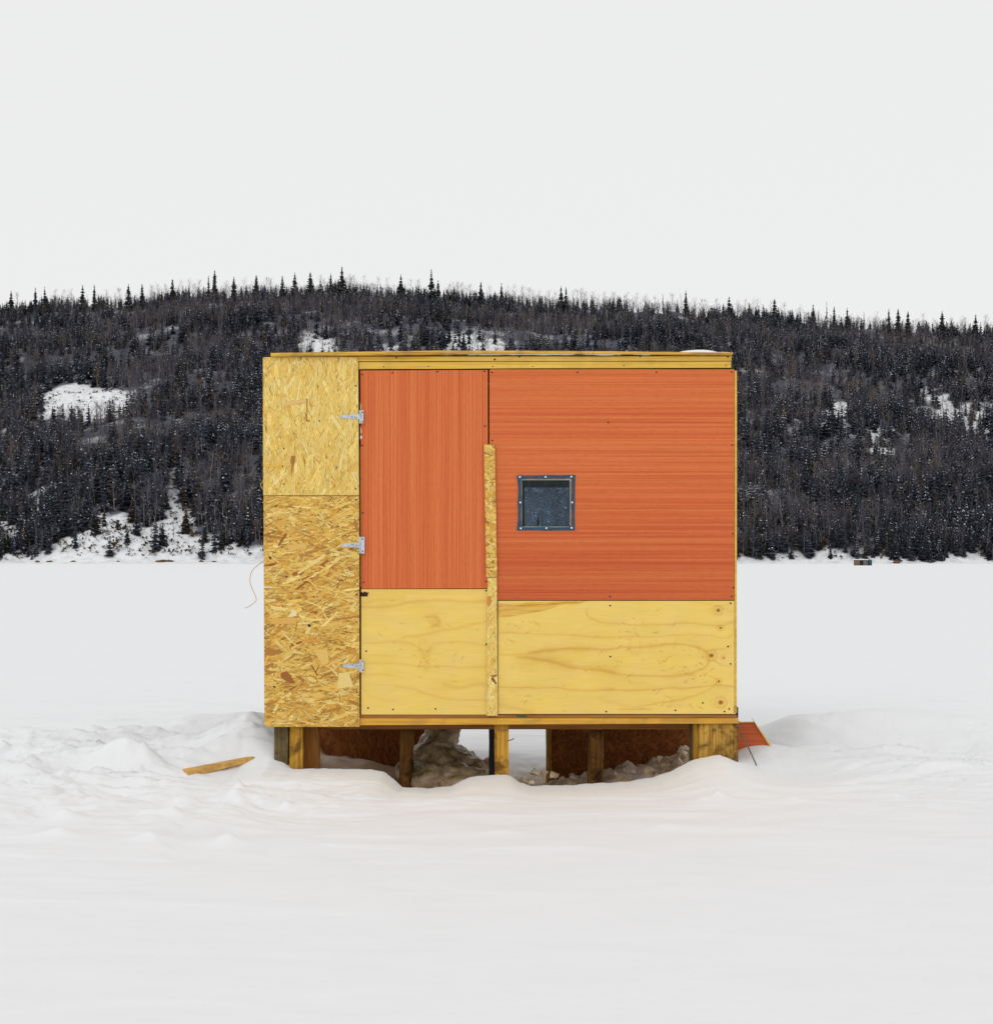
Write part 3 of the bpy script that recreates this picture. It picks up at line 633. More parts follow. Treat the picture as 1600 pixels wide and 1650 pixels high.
# ------------------------------------------------------------------ plywood with its own grain lines
def seg_dist(X, Z, pts):
    dm = np.full(X.shape, 1e9)
    for (x0, z0), (x1, z1) in zip(pts, pts[1:]):
        vx, vz = x1 - x0, z1 - z0; t = np.clip(((X - x0) * vx + (Z - z0) * vz) / (vx * vx + vz * vz + 1e-12), 0, 1)
        dm = np.minimum(dm, np.hypot(X - x0 - t * vx, Z - z0 - t * vz))
    return dm
def cat(pts, k=6):
    o = []
    for i in range(len(pts) - 1):
        a, b, c, d_ = (np.array(pts[max(i - 1, 0)], float), np.array(pts[i], float), np.array(pts[i + 1], float), np.array(pts[min(i + 2, len(pts) - 1)], float))
        for s in range(k):
            t = s / k; o.append(tuple(.5 * (2 * b + (c - a) * t + (2 * a - 5 * b + 4 * c - d_) * t * t + (3 * b - a - 3 * c + d_) * t ** 3)))
    o.append(tuple(pts[-1])); return o
def ply_panel(name, x0, x1, y0_, y1_, front, back, parent, lines, knots, blots, seed, flecks=(), base=(.885, .635, .160), step=.9):
    """photo-pixel rectangle; colour grid carries grain lines, knots and stains of the sheet"""
    nx = int((x1 - x0) / step) + 1; ny = int((y1_ - y0_) / step) + 1
    X, Yp = np.meshgrid(np.linspace(x0, x1, nx), np.linspace(y1_, y0_, ny))
    wX = X + 3 * fbm(X / 60, Yp / 25, 3, seed); wY = Yp + 2.2 * fbm(X / 55, Yp / 30, 4, seed + 3)
    c = np.ones(X.shape + (3,)) * np.array(base)
    c *= (1 + .035 * fbm(X / 70, Yp / 18, 4, seed + 5))[..., None]
    c[..., 2] *= 1 + .16 * fbm(X / 50, Yp / 30, 3, seed + 6)
    c *= (1 - .05 * np.clip(fbm(X / 30, Yp / 2.2, 3, seed + 9), 0, 1))[..., None]
    tone = np.array([.80, .62, .42])
    def dk(m_, t_=tone):
        nonlocal c
        m_ = np.clip(m_, 0, 1)[..., None]; c = c * (1 - m_ + m_ * t_)
    for pts, wd, s in lines:
        dd = seg_dist(wX, wY, cat(pts)); w2 = wd * (1 + .5 * fbm(X / 40, Yp / 40, 2, seed + 11)); dk(.78 * s * (np.exp(-(dd / np.maximum(w2, .4)) ** 2) + .55 * np.exp(-dd / (w2 * 3.2))))
    for cx, cy, r in knots:
        q = np.hypot(X - cx, (Yp - cy) * 1.15); dk(1.1 * np.exp(-(q / r) ** 4), np.array([.55, .32, .16])); dk(.9 * np.exp(-(q / (r * .45)) ** 2), np.array([.55, .35, .2]))
        dk(.45 * np.exp(-((q - r * 2.0) / (r * .45)) ** 2)); dk(.3 * np.exp(-((np.hypot(X - cx, (Yp - cy) * 1.6) - r * 3.4) / (r * .4)) ** 2) * (X < cx + r * 2))
    for poly, s, t_ in blots:
        m_ = inpoly(wX, wY, poly) * 1.0
        m_ = m_ * (.6 + .8 * np.clip(fbm(X / 40, Yp / 2.5, 3, seed + 14) + .3, 0, 1)); dk(m_ * s, np.array(t_))
    rr = random.Random(seed)
    for cx, cy, rx, ry, k in flecks:
        for _ in range(k):
            fx_, fy_ = cx + rr.gauss(0, rx), cy + rr.gauss(0, ry); a = rr.uniform(-1, 1); L = rr.uniform(1, 5); ux, uy = math.cos(a), math.sin(a)
            du = (X - fx_) * ux + (Yp - fy_) * uy; dv = -(X - fx_) * uy + (Yp - fy_) * ux; dk(rr.uniform(.3, .8) * np.exp(-(du / L) ** 2 - (dv / .8) ** 2), np.array([.72, .5, .3]))
    Xw = (X - 800) * D0 / F; Zw = CZ - (Yp - HY) * D0 / F
    o = gridmesh(name, Xw, np.full(X.shape, front), Zw, M['ply'], np.clip(c, 0, 1), False)
    # give the sheet its thickness
    bm = bmesh.new(); bm.from_mesh(o.data); a_ = P(x0, y0_); b_ = P(x1, y1_)
    lay = bm.verts.layers.float_color.get('tint'); before = set(bm.verts)
    addbox(bm, a_.x + .0003, b_.x - .0003, front + .0006, back, b_.z + .0003, a_.z - .0003)
    bm.verts.ensure_lookup_table()
    for v in bm.verts:
        if v not in before: v[lay] = (.6, .36, .09, 1)
    bm.to_mesh(o.data); bm.free()
    o.parent = parent
    q = parent; off = Vector((0, 0, 0))
    while q: off += q.location; q = q.parent
    o.location = -off
    return o

# ------------------------------------------------------------------ THE HUT
hut = empty('ice_hut', (0, .75, 0), 'yellow and orange ice-fishing hut patched together from plywood and strand board, standing on short posts', 'hut')
def boxpart(name, x0, x1, py0, py1, f, b, m, parent=None, y=0.0):
    a = P(x0, py0, y); c = P(x1, py1, y); bm = bmesh.new(); addbox(bm, a.x, c.x, f, b, c.z, a.z)
    bmesh.ops.bevel(bm, geom=list(bm.edges), offset=.0015, segments=1, affect='EDGES')
    return frombm(name, bm, m, parent or hut)
DEP = 1.25
# framing of the front wall
bm = bmesh.new()
def fb(x0, x1, y0, y1, f=0., b=.038):
    a = P(x0, y0); c = P(x1, y1); addbox(bm, a.x, c.x, f, b, c.z, a.z)
fb(432, 578.9, 580, 1157); fb(788.8, 840, 597.5, 1153); fb(919.5, 1183.2, 597.5, 1153); fb(840.1, 919.4, 597.5, 772); fb(840.1, 919.4, 851, 1153)
front = frombm('front_wall', bm, M['inner'], hut)
a_ = P(840, 772); c_ = P(920, 851)
# orange sheet with the window cut out
bm = bmesh.new()
xs = [P(788.6, 0).x, P(841, 0).x, P(918.5, 0).x, P(1183, 0).x]; zs = [P(0, 967).z, P(0, 850).z, P(0, 773).z, P(0, 596).z]
grid = {}
for s, yv in ((0, -.006), (1, -.0005)):
    for i, x in enumerate(xs):
        for j, z in enumerate(zs): grid[i, j, s] = bm.verts.new((x + (.003 if (j == 0 and i == 0) else 0), yv, z))
for s in (0, 1):
    for i in range(3):
        for j in range(3):
            if (i, j) == (1, 1): continue
            bm.faces.new([grid[i, j, s], grid[i + 1, j, s], grid[i + 1, j + 1, s], grid[i, j + 1, s]])
def wallq(a, b): bm.faces.new([grid[a[0], a[1], 0], grid[b[0], b[1], 0], grid[b[0], b[1], 1], grid[a[0], a[1], 1]])
for i in range(3): wallq((i, 0), (i + 1, 0)); wallq((i, 3), (i + 1, 3)); wallq((0, i), (0, i + 1)); wallq((3, i), (3, i + 1))
wallq((1, 1), (2, 1)); wallq((1, 2), (2, 2)); wallq((1, 1), (1, 2)); wallq((2, 1), (2, 2))
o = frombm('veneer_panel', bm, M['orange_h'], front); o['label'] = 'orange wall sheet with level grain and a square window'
def z4(u, v): return (780 + u * .3, 940 + v * .3)
def z3(u, v): return (400 + u * .2625, 900 + v * .2625)
L_ = lambda pts: [z4(*p) for p in pts]
lines = [(L_([(60, 262), (250, 270), (420, 278), (700, 288), (900, 286), (1080, 275), (1200, 276), (1290, 292), (1332, 272), (1338, 210)]), .9, .42),
    (L_([(548, 140), (556, 175), (620, 200), (720, 222), (900, 222), (1080, 214), (1180, 218), (1260, 232), (1340, 205)]), 1.5, .45),
    (L_([(240, 372), (320, 362), (500, 352), (700, 348), (850, 340), (1000, 328), (1120, 338), (1180, 360), (1202, 400), (1190, 450), (1150, 470), (1080, 490), (950, 500), (800, 496), (640, 476), (500, 456), (380, 425), (280, 405), (180, 398)]), 2.0, .55),
    (L_([(230, 395), (420, 425), (560, 455), (700, 475)]), 4.5, .32), (L_([(60, 385), (200, 382), (300, 372)]), .6, .55), (L_([(250, 368), (420, 356), (560, 352)]), 3.5, .25),
    (L_([(60, 552), (180, 562), (340, 560), (520, 575), (700, 572), (900, 572), (1080, 562), (1200, 545), (1300, 552), (1340, 556)]), .9, .6),
    (L_([(800, 676), (860, 656), (960, 640), (1080, 614), (1180, 578), (1250, 535)]), 1.3, .42), (L_([(75, 655), (150, 665), (250, 690)]), 3.5, .3), (L_([(620, 620), (760, 660), (840, 655)]), 3, .18),
    (L_([(1225, 360), (1290, 350), (1335, 335)]), .9, .4), (L_([(1225, 410), (1290, 435), (1340, 445)]), .9, .4), (L_([(1150, 110), (1240, 120), (1340, 150)]), 1.2, .3), (L_([(1250, 120), (1330, 110)]), 1, .3),
    (L_([(720, 680), (900, 676)]), .6, .6), (L_([(790, 300), (780, 350), (800, 380), (840, 370), (835, 310)]), 1.2, .28), (L_([(1040, 280), (1020, 320), (1020, 350)]), 1.2, .22)]
knots = [(*z4(1257, 145), 3.6), (*z4(1270, 240), 2.4), (*z4(1220, 388), 4.2), (*z4(1260, 527), 2.5), (*z4(1270, 640), 4.6), (*z4(1285, 400), 2.0)]
blots = [(L_([(60, 122), (300, 112), (560, 92), (500, 112), (410, 122), (330, 150), (220, 168), (60, 188)]), .75, (.78, .58, .32)), (L_([(60, 108), (600, 90), (400, 118), (60, 126)]), .7, (.75, .5, .28))]
flecks = [(*z4(800, 240), 40, 12, 16), (*z4(1050, 420), 34, 22, 34), (*z4(700, 420), 40, 20, 14), (*z4(1160, 500), 12, 8, 14), (*z4(940, 600), 12, 8, 8), (*z4(140, 310), 3, 3, 4), (*z4(1075, 460), 4, 3, 5), (*z4(975, 415), 3, 3, 4), (*z4(250, 220), 20, 6, 10), (*z4(1000, 660), 30, 4, 12), (*z4(250, 600), 40, 20, 14)]
o = ply_panel('plywood_panel', 802.5, 1183, 968.3, 1150.5, -.0055, -.0005, front, lines, knots, blots, 301, flecks)
o['label'] = 'pale yellow plywood sheet with knots along its right edge'
boxpart('corner_strip', 1183.6, 1187.2, 597, 1140, -.004, .06, M['fascia'], front)
# slivers of bright wood along the top of the orange sheet
boxpart('edge_strip', 790, 1183, 594.6, 595.7, -.003, 0, M['beam'], front)
pu = lambda u, v: (P(400 + u * .2625, 540 + v * .2625).x, P(400 + u * .2625, 540 + v * .2625).z)
pv = lambda u, v: (P(*z3(u, v)).x, P(*z3(u, v)).z)
ex_up = [([pu(268, 740), pu(292, 745), pu(290, 775), pu(280, 810), pu(266, 865), pu(270, 800), pu(262, 775)], (.42, .17, .035)), ([pu(362, 390), pu(367, 392), pu(366, 470), pu(362, 480)], (.25, .10, .02)), ([pu(356, 480), pu(362, 480), pu(364, 525), pu(358, 522)], (.28, .10, .02)), ([pu(360, 524), pu(380, 526), pu(381, 531), pu(362, 530)], (.22, .09, .02)), ([pu(472, 735), pu(490, 757), pu(482, 757)], (.16, .08, .02)), ([pu(545, 805), pu(550, 812), pu(535, 835)], (.3, .12, .03)), ([pu(235, 410), pu(360, 395), pu(362, 412), pu(215, 440)], (.80, .52, .17)), ([pu(105, 545), pu(118, 570), pu(112, 600)], (.38, .15, .03)), ([pu(425, 305), pu(432, 310), pu(430, 345)], (.45, .2, .05)), ([pu(96, 797), pu(200, 802), pu(208, 808), pu(98, 812)], (.85, .50, .05)), ([pu(348, 760), pu(352, 760), pu(350, 850)], (.3, .14, .03))]
ex_lo = [([pv(205, 700), pv(240, 690), pv(262, 715), pv(292, 765), pv(250, 762), pv(215, 735), pv(200, 722)], (.36, .13, .025)), ([pv(385, 650), pv(392, 650), pv(432, 718), pv(424, 716)], (.2, .09, .02)), ([pv(435, 45), pv(490, 5), pv(498, 15), pv(462, 42)], (.36, .13, .025)), ([pv(245, 360), pv(275, 318), pv(300, 318), pv(300, 352)], (.88, .72, .38)), ([pv(150, 365), pv(300, 362), pv(302, 400), pv(140, 402)], (.76, .43, .10)), ([pv(545, 800), pv(560, 700), pv(620, 700), pv(650, 785), pv(610, 790)], (.86, .64, .22)), ([pv(110, 545), pv(230, 572), pv(150, 595), pv(105, 592)], (.45, .20, .04)), ([pv(340, 500), pv(450, 490), pv(440, 510), pv(350, 515)], (.70, .33, .07)), ([pv(365, 402), pv(388, 405), pv(386, 420), pv(372, 418)], (.03, .02, .015)), ([pv(98, 172), pv(150, 172), pv(152, 178), pv(98, 179)], (.93, .85, .66)), ([pv(150, 780), pv(170, 782), pv(165, 795)], (.08, .04, .02)),
    ([pu(300, 1340), pu(400, 1352), pu(398, 1362), pu(330, 1356)], (.5, .24, .06)), ([pu(128, 1355), pu(145, 1362), pu(146, 1378), pu(136, 1376)], (.05, .02, .01)), ([pu(240, 1290), pu(350, 1275), pu(365, 1300), pu(260, 1330)], (.78, .47, .13)), ([pu(655, 1115), pu(668, 1150), pu(672, 1215), pu(655, 1170)], (.45, .19, .04)), ([pv(400, 560), pv(490, 555), pv(500, 640), pv(460, 655)], (.80, .52, .14))]
o = osb_panel('strand_board_panel', q4((424.5, 576), (577.5, 576.5), (579, 798.5), (425, 798.5)), -.018, -.0065, front, 88, 26, PAL_UP, 1800, 380, 21, lmin=.03, lmax=.11, extra=ex_up, base=(.82, .56, .15)); o['label'] = 'pale strand board with upright strands at the upper left'
o = osb_panel('strand_board_panel', q4((425.5, 799.5), (579.2, 799.5), (580, 1171), (427, 1171)), -.018, -.0065, front, 4, 29, PAL_LO, 3000, 900, 22, lmin=.03, lmax=.12, extra=ex_lo, base=(.60, .34, .07)); o['label'] = 'coarse golden strand board at the lower left'
# battens
bm = bmesh.new()
o = osb_panel('batten', q4((780, 717.5), (797.5, 717.5), (801, 930), (783.5, 930)), -.021, -.0105, front, -12, 28, PAL_LO, 520, 150, 24, lmin=.012, lmax=.045, base=(.6, .36, .08)); o['label'] = 'rough strand board batten beside the door'
# broken, splintered top of the batten
bm = bmesh.new(); rough_prism(bm, pxpoly([(780.2, 717.4), (780.4, 716), (783, 715.2), (786, 717), (788.5, 715.8), (792, 717.1), (796.5, 716.2), (797.3, 717.4)]), -.0205, -.011, .004, .0006, 5); frombm('splinter', bm, M['beam'], o)
o = osb_panel('batten', q4((785.5, 930.8), (800.5, 930.8), (802, 1153), (784, 1153)), -.019, -.0085, front, 84, 22, PAL_UP, 460, 110, 25, lmin=.015, lmax=.05, base=(.80, .56, .18), extra=[([pv(1468, 235), pv(1485, 230), pv(1492, 265), pv(1482, 290), pv(1466, 285)], (.66, .27, .05)), ([pv(1490, 735), pv(1500, 728), pv(1525, 765), pv(1520, 772)], (.15, .07, .02)), ([pv(1488, 718), pv(1528, 708), pv(1525, 722), pv(1500, 730)], (.42, .18, .04))]); o['label'] = 'narrow pale batten below the strand board one'
# ---- door
door = boxpart('door', 581.6, 785.3, 598.5, 1151, -.001, .03, M['inner'])
bm = bmesh.new(); rough_prism(bm, pxpoly([(580.8, 597), (785.9, 596), (785.9, 948.2), (582.8, 948.6)]), -.0068, -.0014, .05, .0003, 2)
o = frombm('veneer_panel', bm, M['orange_v'], door); o['label'] = 'orange door sheet with upright grain'
# chipped bare edge of the sheet beside the top hinge
for (a, b, c_) in ((649, 661, .6), (687, 699, .8), (701, 708, 1.8)):
    bm = bmesh.new(); rough_prism(bm, pxpoly([(580.9, a), (581.9 + c_, a + (b - a) * .4), (582.0 + c_ * .8, b - 2), (581, b)]), -.0072, -.0066, .01, .0002, int(a)); frombm('chip', bm, M['whitehead'] if c_ > 1 else M['foam'], o)
boxpart('edge_strip', 580.6, 581.5, 720, 946, -.004, 0, M['fascia'], door)
L3 = lambda pts: [z3(*p) for p in pts]
lines = [(L3([(690, 300), (850, 292), (1000, 268), (1200, 262), (1480, 268)]), 2.6, .42), (L3([(690, 275), (800, 250), (960, 240)]), 3, .28), (L3([(700, 520), (850, 512), (980, 515), (1050, 545), (1080, 590)]), 1.3, .35), (L3([(700, 640), (880, 645), (1040, 665), (1200, 660), (1460, 668)]), 1.4, .32),
    (L3([(1100, 590), (1140, 530), (1250, 515), (1400, 520), (1470, 540)]), 1.5, .30), (L3([(970, 480), (1060, 470), (1170, 445), (1300, 430), (1400, 400), (1470, 385)]), 1.8, .33), (L3([(910, 780), (1000, 800), (1100, 830), (1250, 860), (1470, 880)]), 1.5, .38), (L3([(1210, 780), (1300, 790), (1400, 770), (1470, 775)]), 3.2, .34), (L3([(700, 720), (850, 715), (1000, 740)]), 1.5, .22), (L3([(700, 800), (760, 850), (900, 880)]), 1.8, .18), (L3([(1080, 355), (1150, 350), (1170, 390), (1120, 420)]), 2.2, .35), (L3([(700, 590), (900, 600)]), 1, .15)]
blots = [(L3([(1090, 350), (1150, 345), (1185, 385), (1180, 430), (1120, 415), (1090, 380)]), .40, (.85, .68, .45)), (L3([(1050, 500), (1100, 480), (1130, 560), (1100, 700), (1070, 640), (1040, 560)]), .25, (.86, .7, .5)), (L3([(690, 190), (1460, 185), (1460, 215), (690, 235)]), .30, (.9, .76, .5))]
o = ply_panel('plywood_panel', 582.2, 785.6, 949.5, 1151.5, -.0065, -.0012, door, lines, [], blots, 411, [(*z3(1080, 640), 12, 12, 16), (*z3(900, 400), 30, 25, 8), (*z3(1300, 500), 25, 30, 8)])
o['label'] = 'pale yellow plywood bottom half of the door'
# black tape remnant below the orange door sheet
bm = bmesh.new(); rough_prism(bm, pxpoly([(581.5, 953.5), (585, 955), (588, 953.2), (591, 954.8), (594.5, 955), (592.5, 958.5), (593, 961), (586, 961.3), (582.5, 961)]), -.0085, -.0062, .004, .0012, 8); frombm('tape', bm, M['rusty'], door)
# hinges
def hinge(py, hh, strap, seed, lab):
    """tee hinge: tapered strap over the strand board, upright leaf on the door, rolled knuckle between"""
    bm = bmesh.new(); x0, x1 = strap
    rough_prism(bm, pxpoly([(x0, py - 1.2), (x0 + 2, py - 2.4), (579.6, py - 4.2), (579.6, py + 4.2), (x0 + 2, py + 2.2), (x0, py + 1)]), -.0225, -.0192, .05)
    addbox(bm, P(578.8 + 1.6, 0).x, P(586.4 if hh < 12 else 588, 0).x, -.0215, -.0195, P(0, py + hh).z, P(0, py - hh).z)
    addbox(bm, P(579.8, 0).x, P(585, 0).x, -.0194, -.007, P(0, py + hh * .8).z, P(0, py - hh * .8).z)
    addcyl(bm, P(580.0, py - hh, -.0225), P(580.0, py + hh, -.0225), .0042, .0042, 10)
    o = frombm('hinge', bm, M['zinc'], door); o['label'] = lab
    for k in (-.72, .72):
        bm = bmesh.new(); c = P(584.5, py + hh * k, -.0216); addcyl(bm, c, c + Vector((0, -.0012, 0)), .0036, .003, 8); frombm('screw', bm, M['screw'], o)
    for u in (.25, .6, .85):
        bm = bmesh.new(); c = P(x0 + (579 - x0) * u, py + (-1 if u == .6 else .8), -.0226); addcyl(bm, c, c + Vector((0, -.001, 0)), .0026, .002, 8); frombm('screw', bm, M['screw'] if u != .25 else M['zinc'], o)
hinge(671.8, 10.5, (548.5, 579), 1, 'topmost hinge, clean zinc')
hinge(878.5, 13.5, (551, 579), 2, 'middle hinge, taller and tarnished'); hinge(1073, 10.2, (552, 579), 3, 'lowest hinge, clean zinc')
# small stamped lettering-like mark is only a dark smudge on the middle strap
# ---- window
win = empty('window', P(880, 811), None, None); del win; bpy.data.objects.remove(bpy.data.objects['window'])
bm = bmesh.new()
def tapestrip(pts_o, pts_i):
    n = len(pts_o); vo = [[bm.verts.new(P(*p, yv)) for p in pts_o] for yv in (-.0092, -.0072)]; vi = [[bm.verts.new(P(*p, yv)) for p in pts_i] for yv in (-.0092, -.0072)]
    for i in range(n):
        j = (i + 1) % n
        bm.faces.new((vo[0][i], vo[0][j], vi[0][j], vi[0][i])); bm.faces.new((vo[1][i], vi[1][i], vi[1][j], vo[1][j])); bm.faces.new((vo[0][i], vo[1][i], vo[1][j], vo[0][j])); bm.faces.new((vi[0][i], vi[0][j], vi[1][j], vi[1][i]))
def w_(u, v): return (820 + u * .075, 750 + v * .075)
tapestrip([w_(*p) for p in [(160, 220), (480, 232), (780, 205), (1100, 212), (1430, 205), (1415, 500), (1415, 790), (1400, 1100), (1420, 1390), (1000, 1395), (800, 1400), (500, 1385), (165, 1395), (205, 1100), (185, 800), (210, 500)]],
          [w_(*p) for p in [(265, 298), (480, 270), (780, 285), (1100, 272), (1345, 285), (1360, 500), (1330, 800), (1365, 1100), (1335, 1318), (1000, 1336), (800, 1320), (500, 1328), (280, 1330), (258, 1100), (275, 800), (262, 500)]])
win = frombm('window', bm, M['gasket'], hut); win['label'] = 'small square window under clear plastic'
bm = bmesh.new(); a = P(*w_(195, 200)); c = P(*w_(1420, 1405)); addbox(bm, a.x, c.x, -.0110, -.0098, c.z, a.z); frombm('pane', bm, M['pane'], win)
bm = bmesh.new()
for (u0, v0, u1, v1) in ((268, 300, 1345, 313), (265, 1314, 1285, 1328), (266, 314, 279, 1313), (1312, 314, 1326, 1313)):
    a = P(*w_(u0, v0)); c = P(*w_(u1, v1)); addbox(bm, a.x, c.x, -.0068, .03, c.z, a.z)
rough_prism(bm, pxpoly([w_(1220, 290), w_(1290, 262), w_(1345, 300), w_(1345, 350), w_(1300, 320)]), -.0072, -.0062, .01, .0005, 3)
frombm('seal', bm, M['foam'], win)
for (u, v) in ((235, 248), (785, 245), (1340, 240), (245, 795), (1358, 793), (255, 1350), (805, 1345), (1348, 1340)):
    bm = bmesh.new(); c = P(*w_(u, v), -.0112); addcyl(bm, c, c + Vector((0, -.002, 0)), .0052, .0042, 12); frombm('screw_head', bm, M['whitehead'], win)
# ---- fascia, roof, sill, joists
bm = bmesh.new(); rough_prism(bm, pxpoly([(437, 577), (445, 575), (1178, 574.4), (1178, 581.4), (800, 581.9), (437, 582.6)]), -.011, .03, .2, .0005, 3); frombm('fascia_board', bm, M['fascia'], hut)
bm = bmesh.new(); rough_prism(bm, pxpoly([(578.5, 583.6), (800, 583.0), (1177.5, 582.6), (1177.5, 592.4), (800, 593.6), (578.5, 594.8)]), -.008, .03, .2, .0005, 4); frombm('fascia_board', bm, M['fascia'], hut)
boxpart('corner_trim', 1177.8, 1179.3, 576, 594, -.004, .05, M['green'])
rp = [(436, 568.5), (500, 567.2), (600, 566.2), (700, 564.6), (800, 564.6), (950, 565.5), (1100, 567), (1181, 567.5)]
lowr = [(1180.5, 571.2), (1100, 570.6), (950, 569.3), (800, 569.6), (700, 570.2), (600, 571.5), (500, 573), (436, 574)]
yf = -.045; bm = bmesh.new()
rough_prism(bm, pxpoly(rp + lowr, yf), yf, DEP + .05, .03, .0006, 9); frombm('roof', bm, M['roofedge'], hut)
bm = bmesh.new(); addbox(bm, P(442, 0).x, P(1176, 0).x, .04, DEP - .02, P(0, 574.6).z, P(0, 572.8).z + .001); frombm('roof_rafter', bm, M['inner'], hut)
boxpart('floor_edge', 580.5, 1187.5, 1152.0, 1157.2, -.003, .05, M['redbeam']).name = 'floor_board'
bm = bmesh.new(); rough_prism(bm, pxpoly([(430, 1157.6), (1189.5, 1157.6), (1190, 1165.8), (800, 1167.5), (430, 1169.5)]), -.0055, .04, .2, .0004, 6); frombm('sill_beam', bm, M['beam'], hut)
a = P(500, 1168, .5); bm = bmesh.new(); addbox(bm, P(470, 0, .3).x, P(1150, 0, .3).x, .30, .34, P(0, 1175.5, .3).z, P(0, 1160, .3).z); frombm('joist', bm, M['redbeam'], hut)
bm = bmesh.new(); addbox(bm, -1.17, 1.22, .042, DEP, P(0, 1160).z, P(0, 1154).z); frombm('floor', bm, M['inner'], hut)
boxpart('corner_flashing', 1187.6, 1189.4, 1140, 1156.5, -.004, .05, M['black'])
bm = bmesh.new(); rough_prism(bm, pxpoly([(832, 1153), (843, 1152.6), (851, 1154), (846, 1156.2), (834, 1155.6)]), -.0042, -.0032, .01, .0006, 3); frombm('paint_smear', bm, M['green'], hut)
bm = bmesh.new(); rough_prism(bm, pxpoly([(1182, 1138), (1187, 1137), (1187.4, 1149), (1181.5, 1149)]), -.0062, -.0045, .01, .0004, 3); frombm('corner_block', bm, M['cornerboard'], hut)
zt = P(0, 575).z; zb = P(0, 1158).z
bm = bmesh.new(); addbox(bm, P(433, 0).x, P(437, 0).x, .04, DEP - .02, zb, zt); o = frombm('side_wall', bm, M['inner'], hut)
bm = bmesh.new(); addbox(bm, P(1180, 0).x, P(1184, 0).x, .062, DEP - .02, zb, zt); o = frombm('side_wall', bm, M['inner'], hut)
wl, wr, wt, wb = P(845, 0, DEP).x, P(917, 0, DEP).x, P(0, 785.5, DEP).z, P(0, 849, DEP).z
bm = bmesh.new(); X0, X1 = P(433, 0).x, P(1184, 0).x
for bxx in ((X0, wl, zb, zt), (wr, X1, zb, zt), (wl, wr, zb, wb), (wl, wr, wt, zt)): addbox(bm, bxx[0], bxx[1], DEP - .018, DEP, bxx[2], bxx[3])
rear = frombm('rear_wall', bm, M['inner'], hut)
bm = bmesh.new(); addbox(bm, wl - .01, wr + .01, DEP + .001, DEP + .004, wb - .01, wt + .01); frombm('pane', bm, M['rearpane'], rear)
bm = bmesh.new(); rough_prism(bm, pxpoly([w_(595, 1300), w_(605, 1160), w_(620, 1110), w_(650, 1160), w_(660, 1250), w_(640, 1300)], 1.2), 1.2, 1.215, .01, .001, 4); frombm('wood_wedge', bm, M['fascia'], hut)
bm = bmesh.new(); addbox(bm, P(852, 0, 1.2).x, P(872, 0, 1.2).x, 1.19, 1.23, .8, P(0, 848.6, 1.2).z); frombm('inner_shelf', bm, M['inner'], hut)
# snow left on the roof
bm = bmesh.new()
X, Yy = np.meshgrid(np.linspace(-.5, 1.215, 120), np.linspace(-.02, 1.4, 60))
px_ = 800 + X * F / (D0 + 0)
hs = .026 * np.exp(-((px_ - 1128) / 38) ** 4) * sst(-.02, .10, Yy) + .012 * np.exp(-((px_ - 1000) / 90) ** 2) * sst(.3, .8, Yy) - .003 + .004 * fbm(X * 8, Yy * 8, 3, 77)
ro = gridmesh('roof_snow', X, Yy, hs + P(0, 567.2, 0).z, M['snow'])
ro.modifiers.new('solid', 'SOLIDIFY').thickness = .012; tag(ro, 'thin patch of snow lying on the right end of the hut roof', 'snow patch')
# ---- screws on the facade
def screws(parent, pts, y, r=.0048):
    for px, py in pts:
        bm = bmesh.new(); c = P(px, py, y); addcyl(bm, c, c + Vector((0, -.0008, 0)), r, r * .8, 8); frombm('screw', bm, M['screw'], parent)
def A(l): return [(400 + u * .2625, 540 + v * .2625) for u, v in l]
def B(l): return [(780 + u * .275, 540 + v * .275) for u, v in l]
screws(door, A([(699, 240), (886, 231), (1161, 223), (1451, 221), (1452, 558), (700, 677), (704, 1091), (708, 1517), (1460, 1513)]) + [z3(*p) for p in ((1460, 198), (1460, 527), (724, 569), (736, 919), (889, 928), (1150, 924))], -.0069)
screws(front, B([(46, 217), (547, 217), (1010, 217), (1451, 215), (48, 617), (728, 511), (1453, 644), (1457, 1162), (1461, 1480), (1451, 1532), (737, 1533)]) + [z4(*p) for p in ((677, 120), (1324, 107), (678, 394), (1310, 340), (1324, 433), (656, 690), (1028, 683), (1316, 676), (1291, 690), (1175, 643))], -.0061)
screws(front, A([(660, 310), (217, 695), (210, 804), (217, 914), (660, 943), (659, 1010), (219, 1355), (235, 1483), (437, 526)]) + [z3(*p) for p in ((666, 221), (228, 486), (672, 560), (668, 822), (231, 854))], -.0192, .0044)
screws(hut, A([(909, 138), (1512, 148)]) + B([(207, 126), (768, 114), (915, 124), (1428, 126), (63, 142)]), -.0112)
screws(hut, B([(51, 183), (285, 183), (819, 178), (1417, 177)]) + A([(832, 193), (1105, 190)]), -.0082, .0034)
# ---- posts
def post(name, px0, px1, py0, base_z, y, m, depth=.09, seed=0, lab=None):
    a = P(px0, py0, y); c = P(px1, py0, y); bm = bmesh.new(); rr = random.Random(seed)
    nz = 6; ring = []
    for k in range(nz + 1):
        z = a.z + (base_z - a.z) * k / nz; j = [rr.uniform(-.0018, .0018) for _ in range(4)]
        ring.append([bm.verts.new(v) for v in ((a.x + j[0], y, z), (c.x + j[1], y, z), (c.x + j[2], y + depth, z), (a.x + j[3], y + depth, z))])
    for p, q in zip(ring, ring[1:]):
        for i in range(4): bm.faces.new((p[i], p[(i + 1) % 4], q[(i + 1) % 4], q[i]))
    bm.faces.new(ring[0]); bm.faces.new(ring[-1][::-1])
    bmesh.ops.bevel(bm, geom=[e for e in bm.edges if abs(e.verts[0].co.z - e.verts[1].co.z) > .005], offset=.005, segments=2, affect='EDGES')
    o = frombm(name, bm, m, hut); 
    if lab: o['label'] = lab
    return o
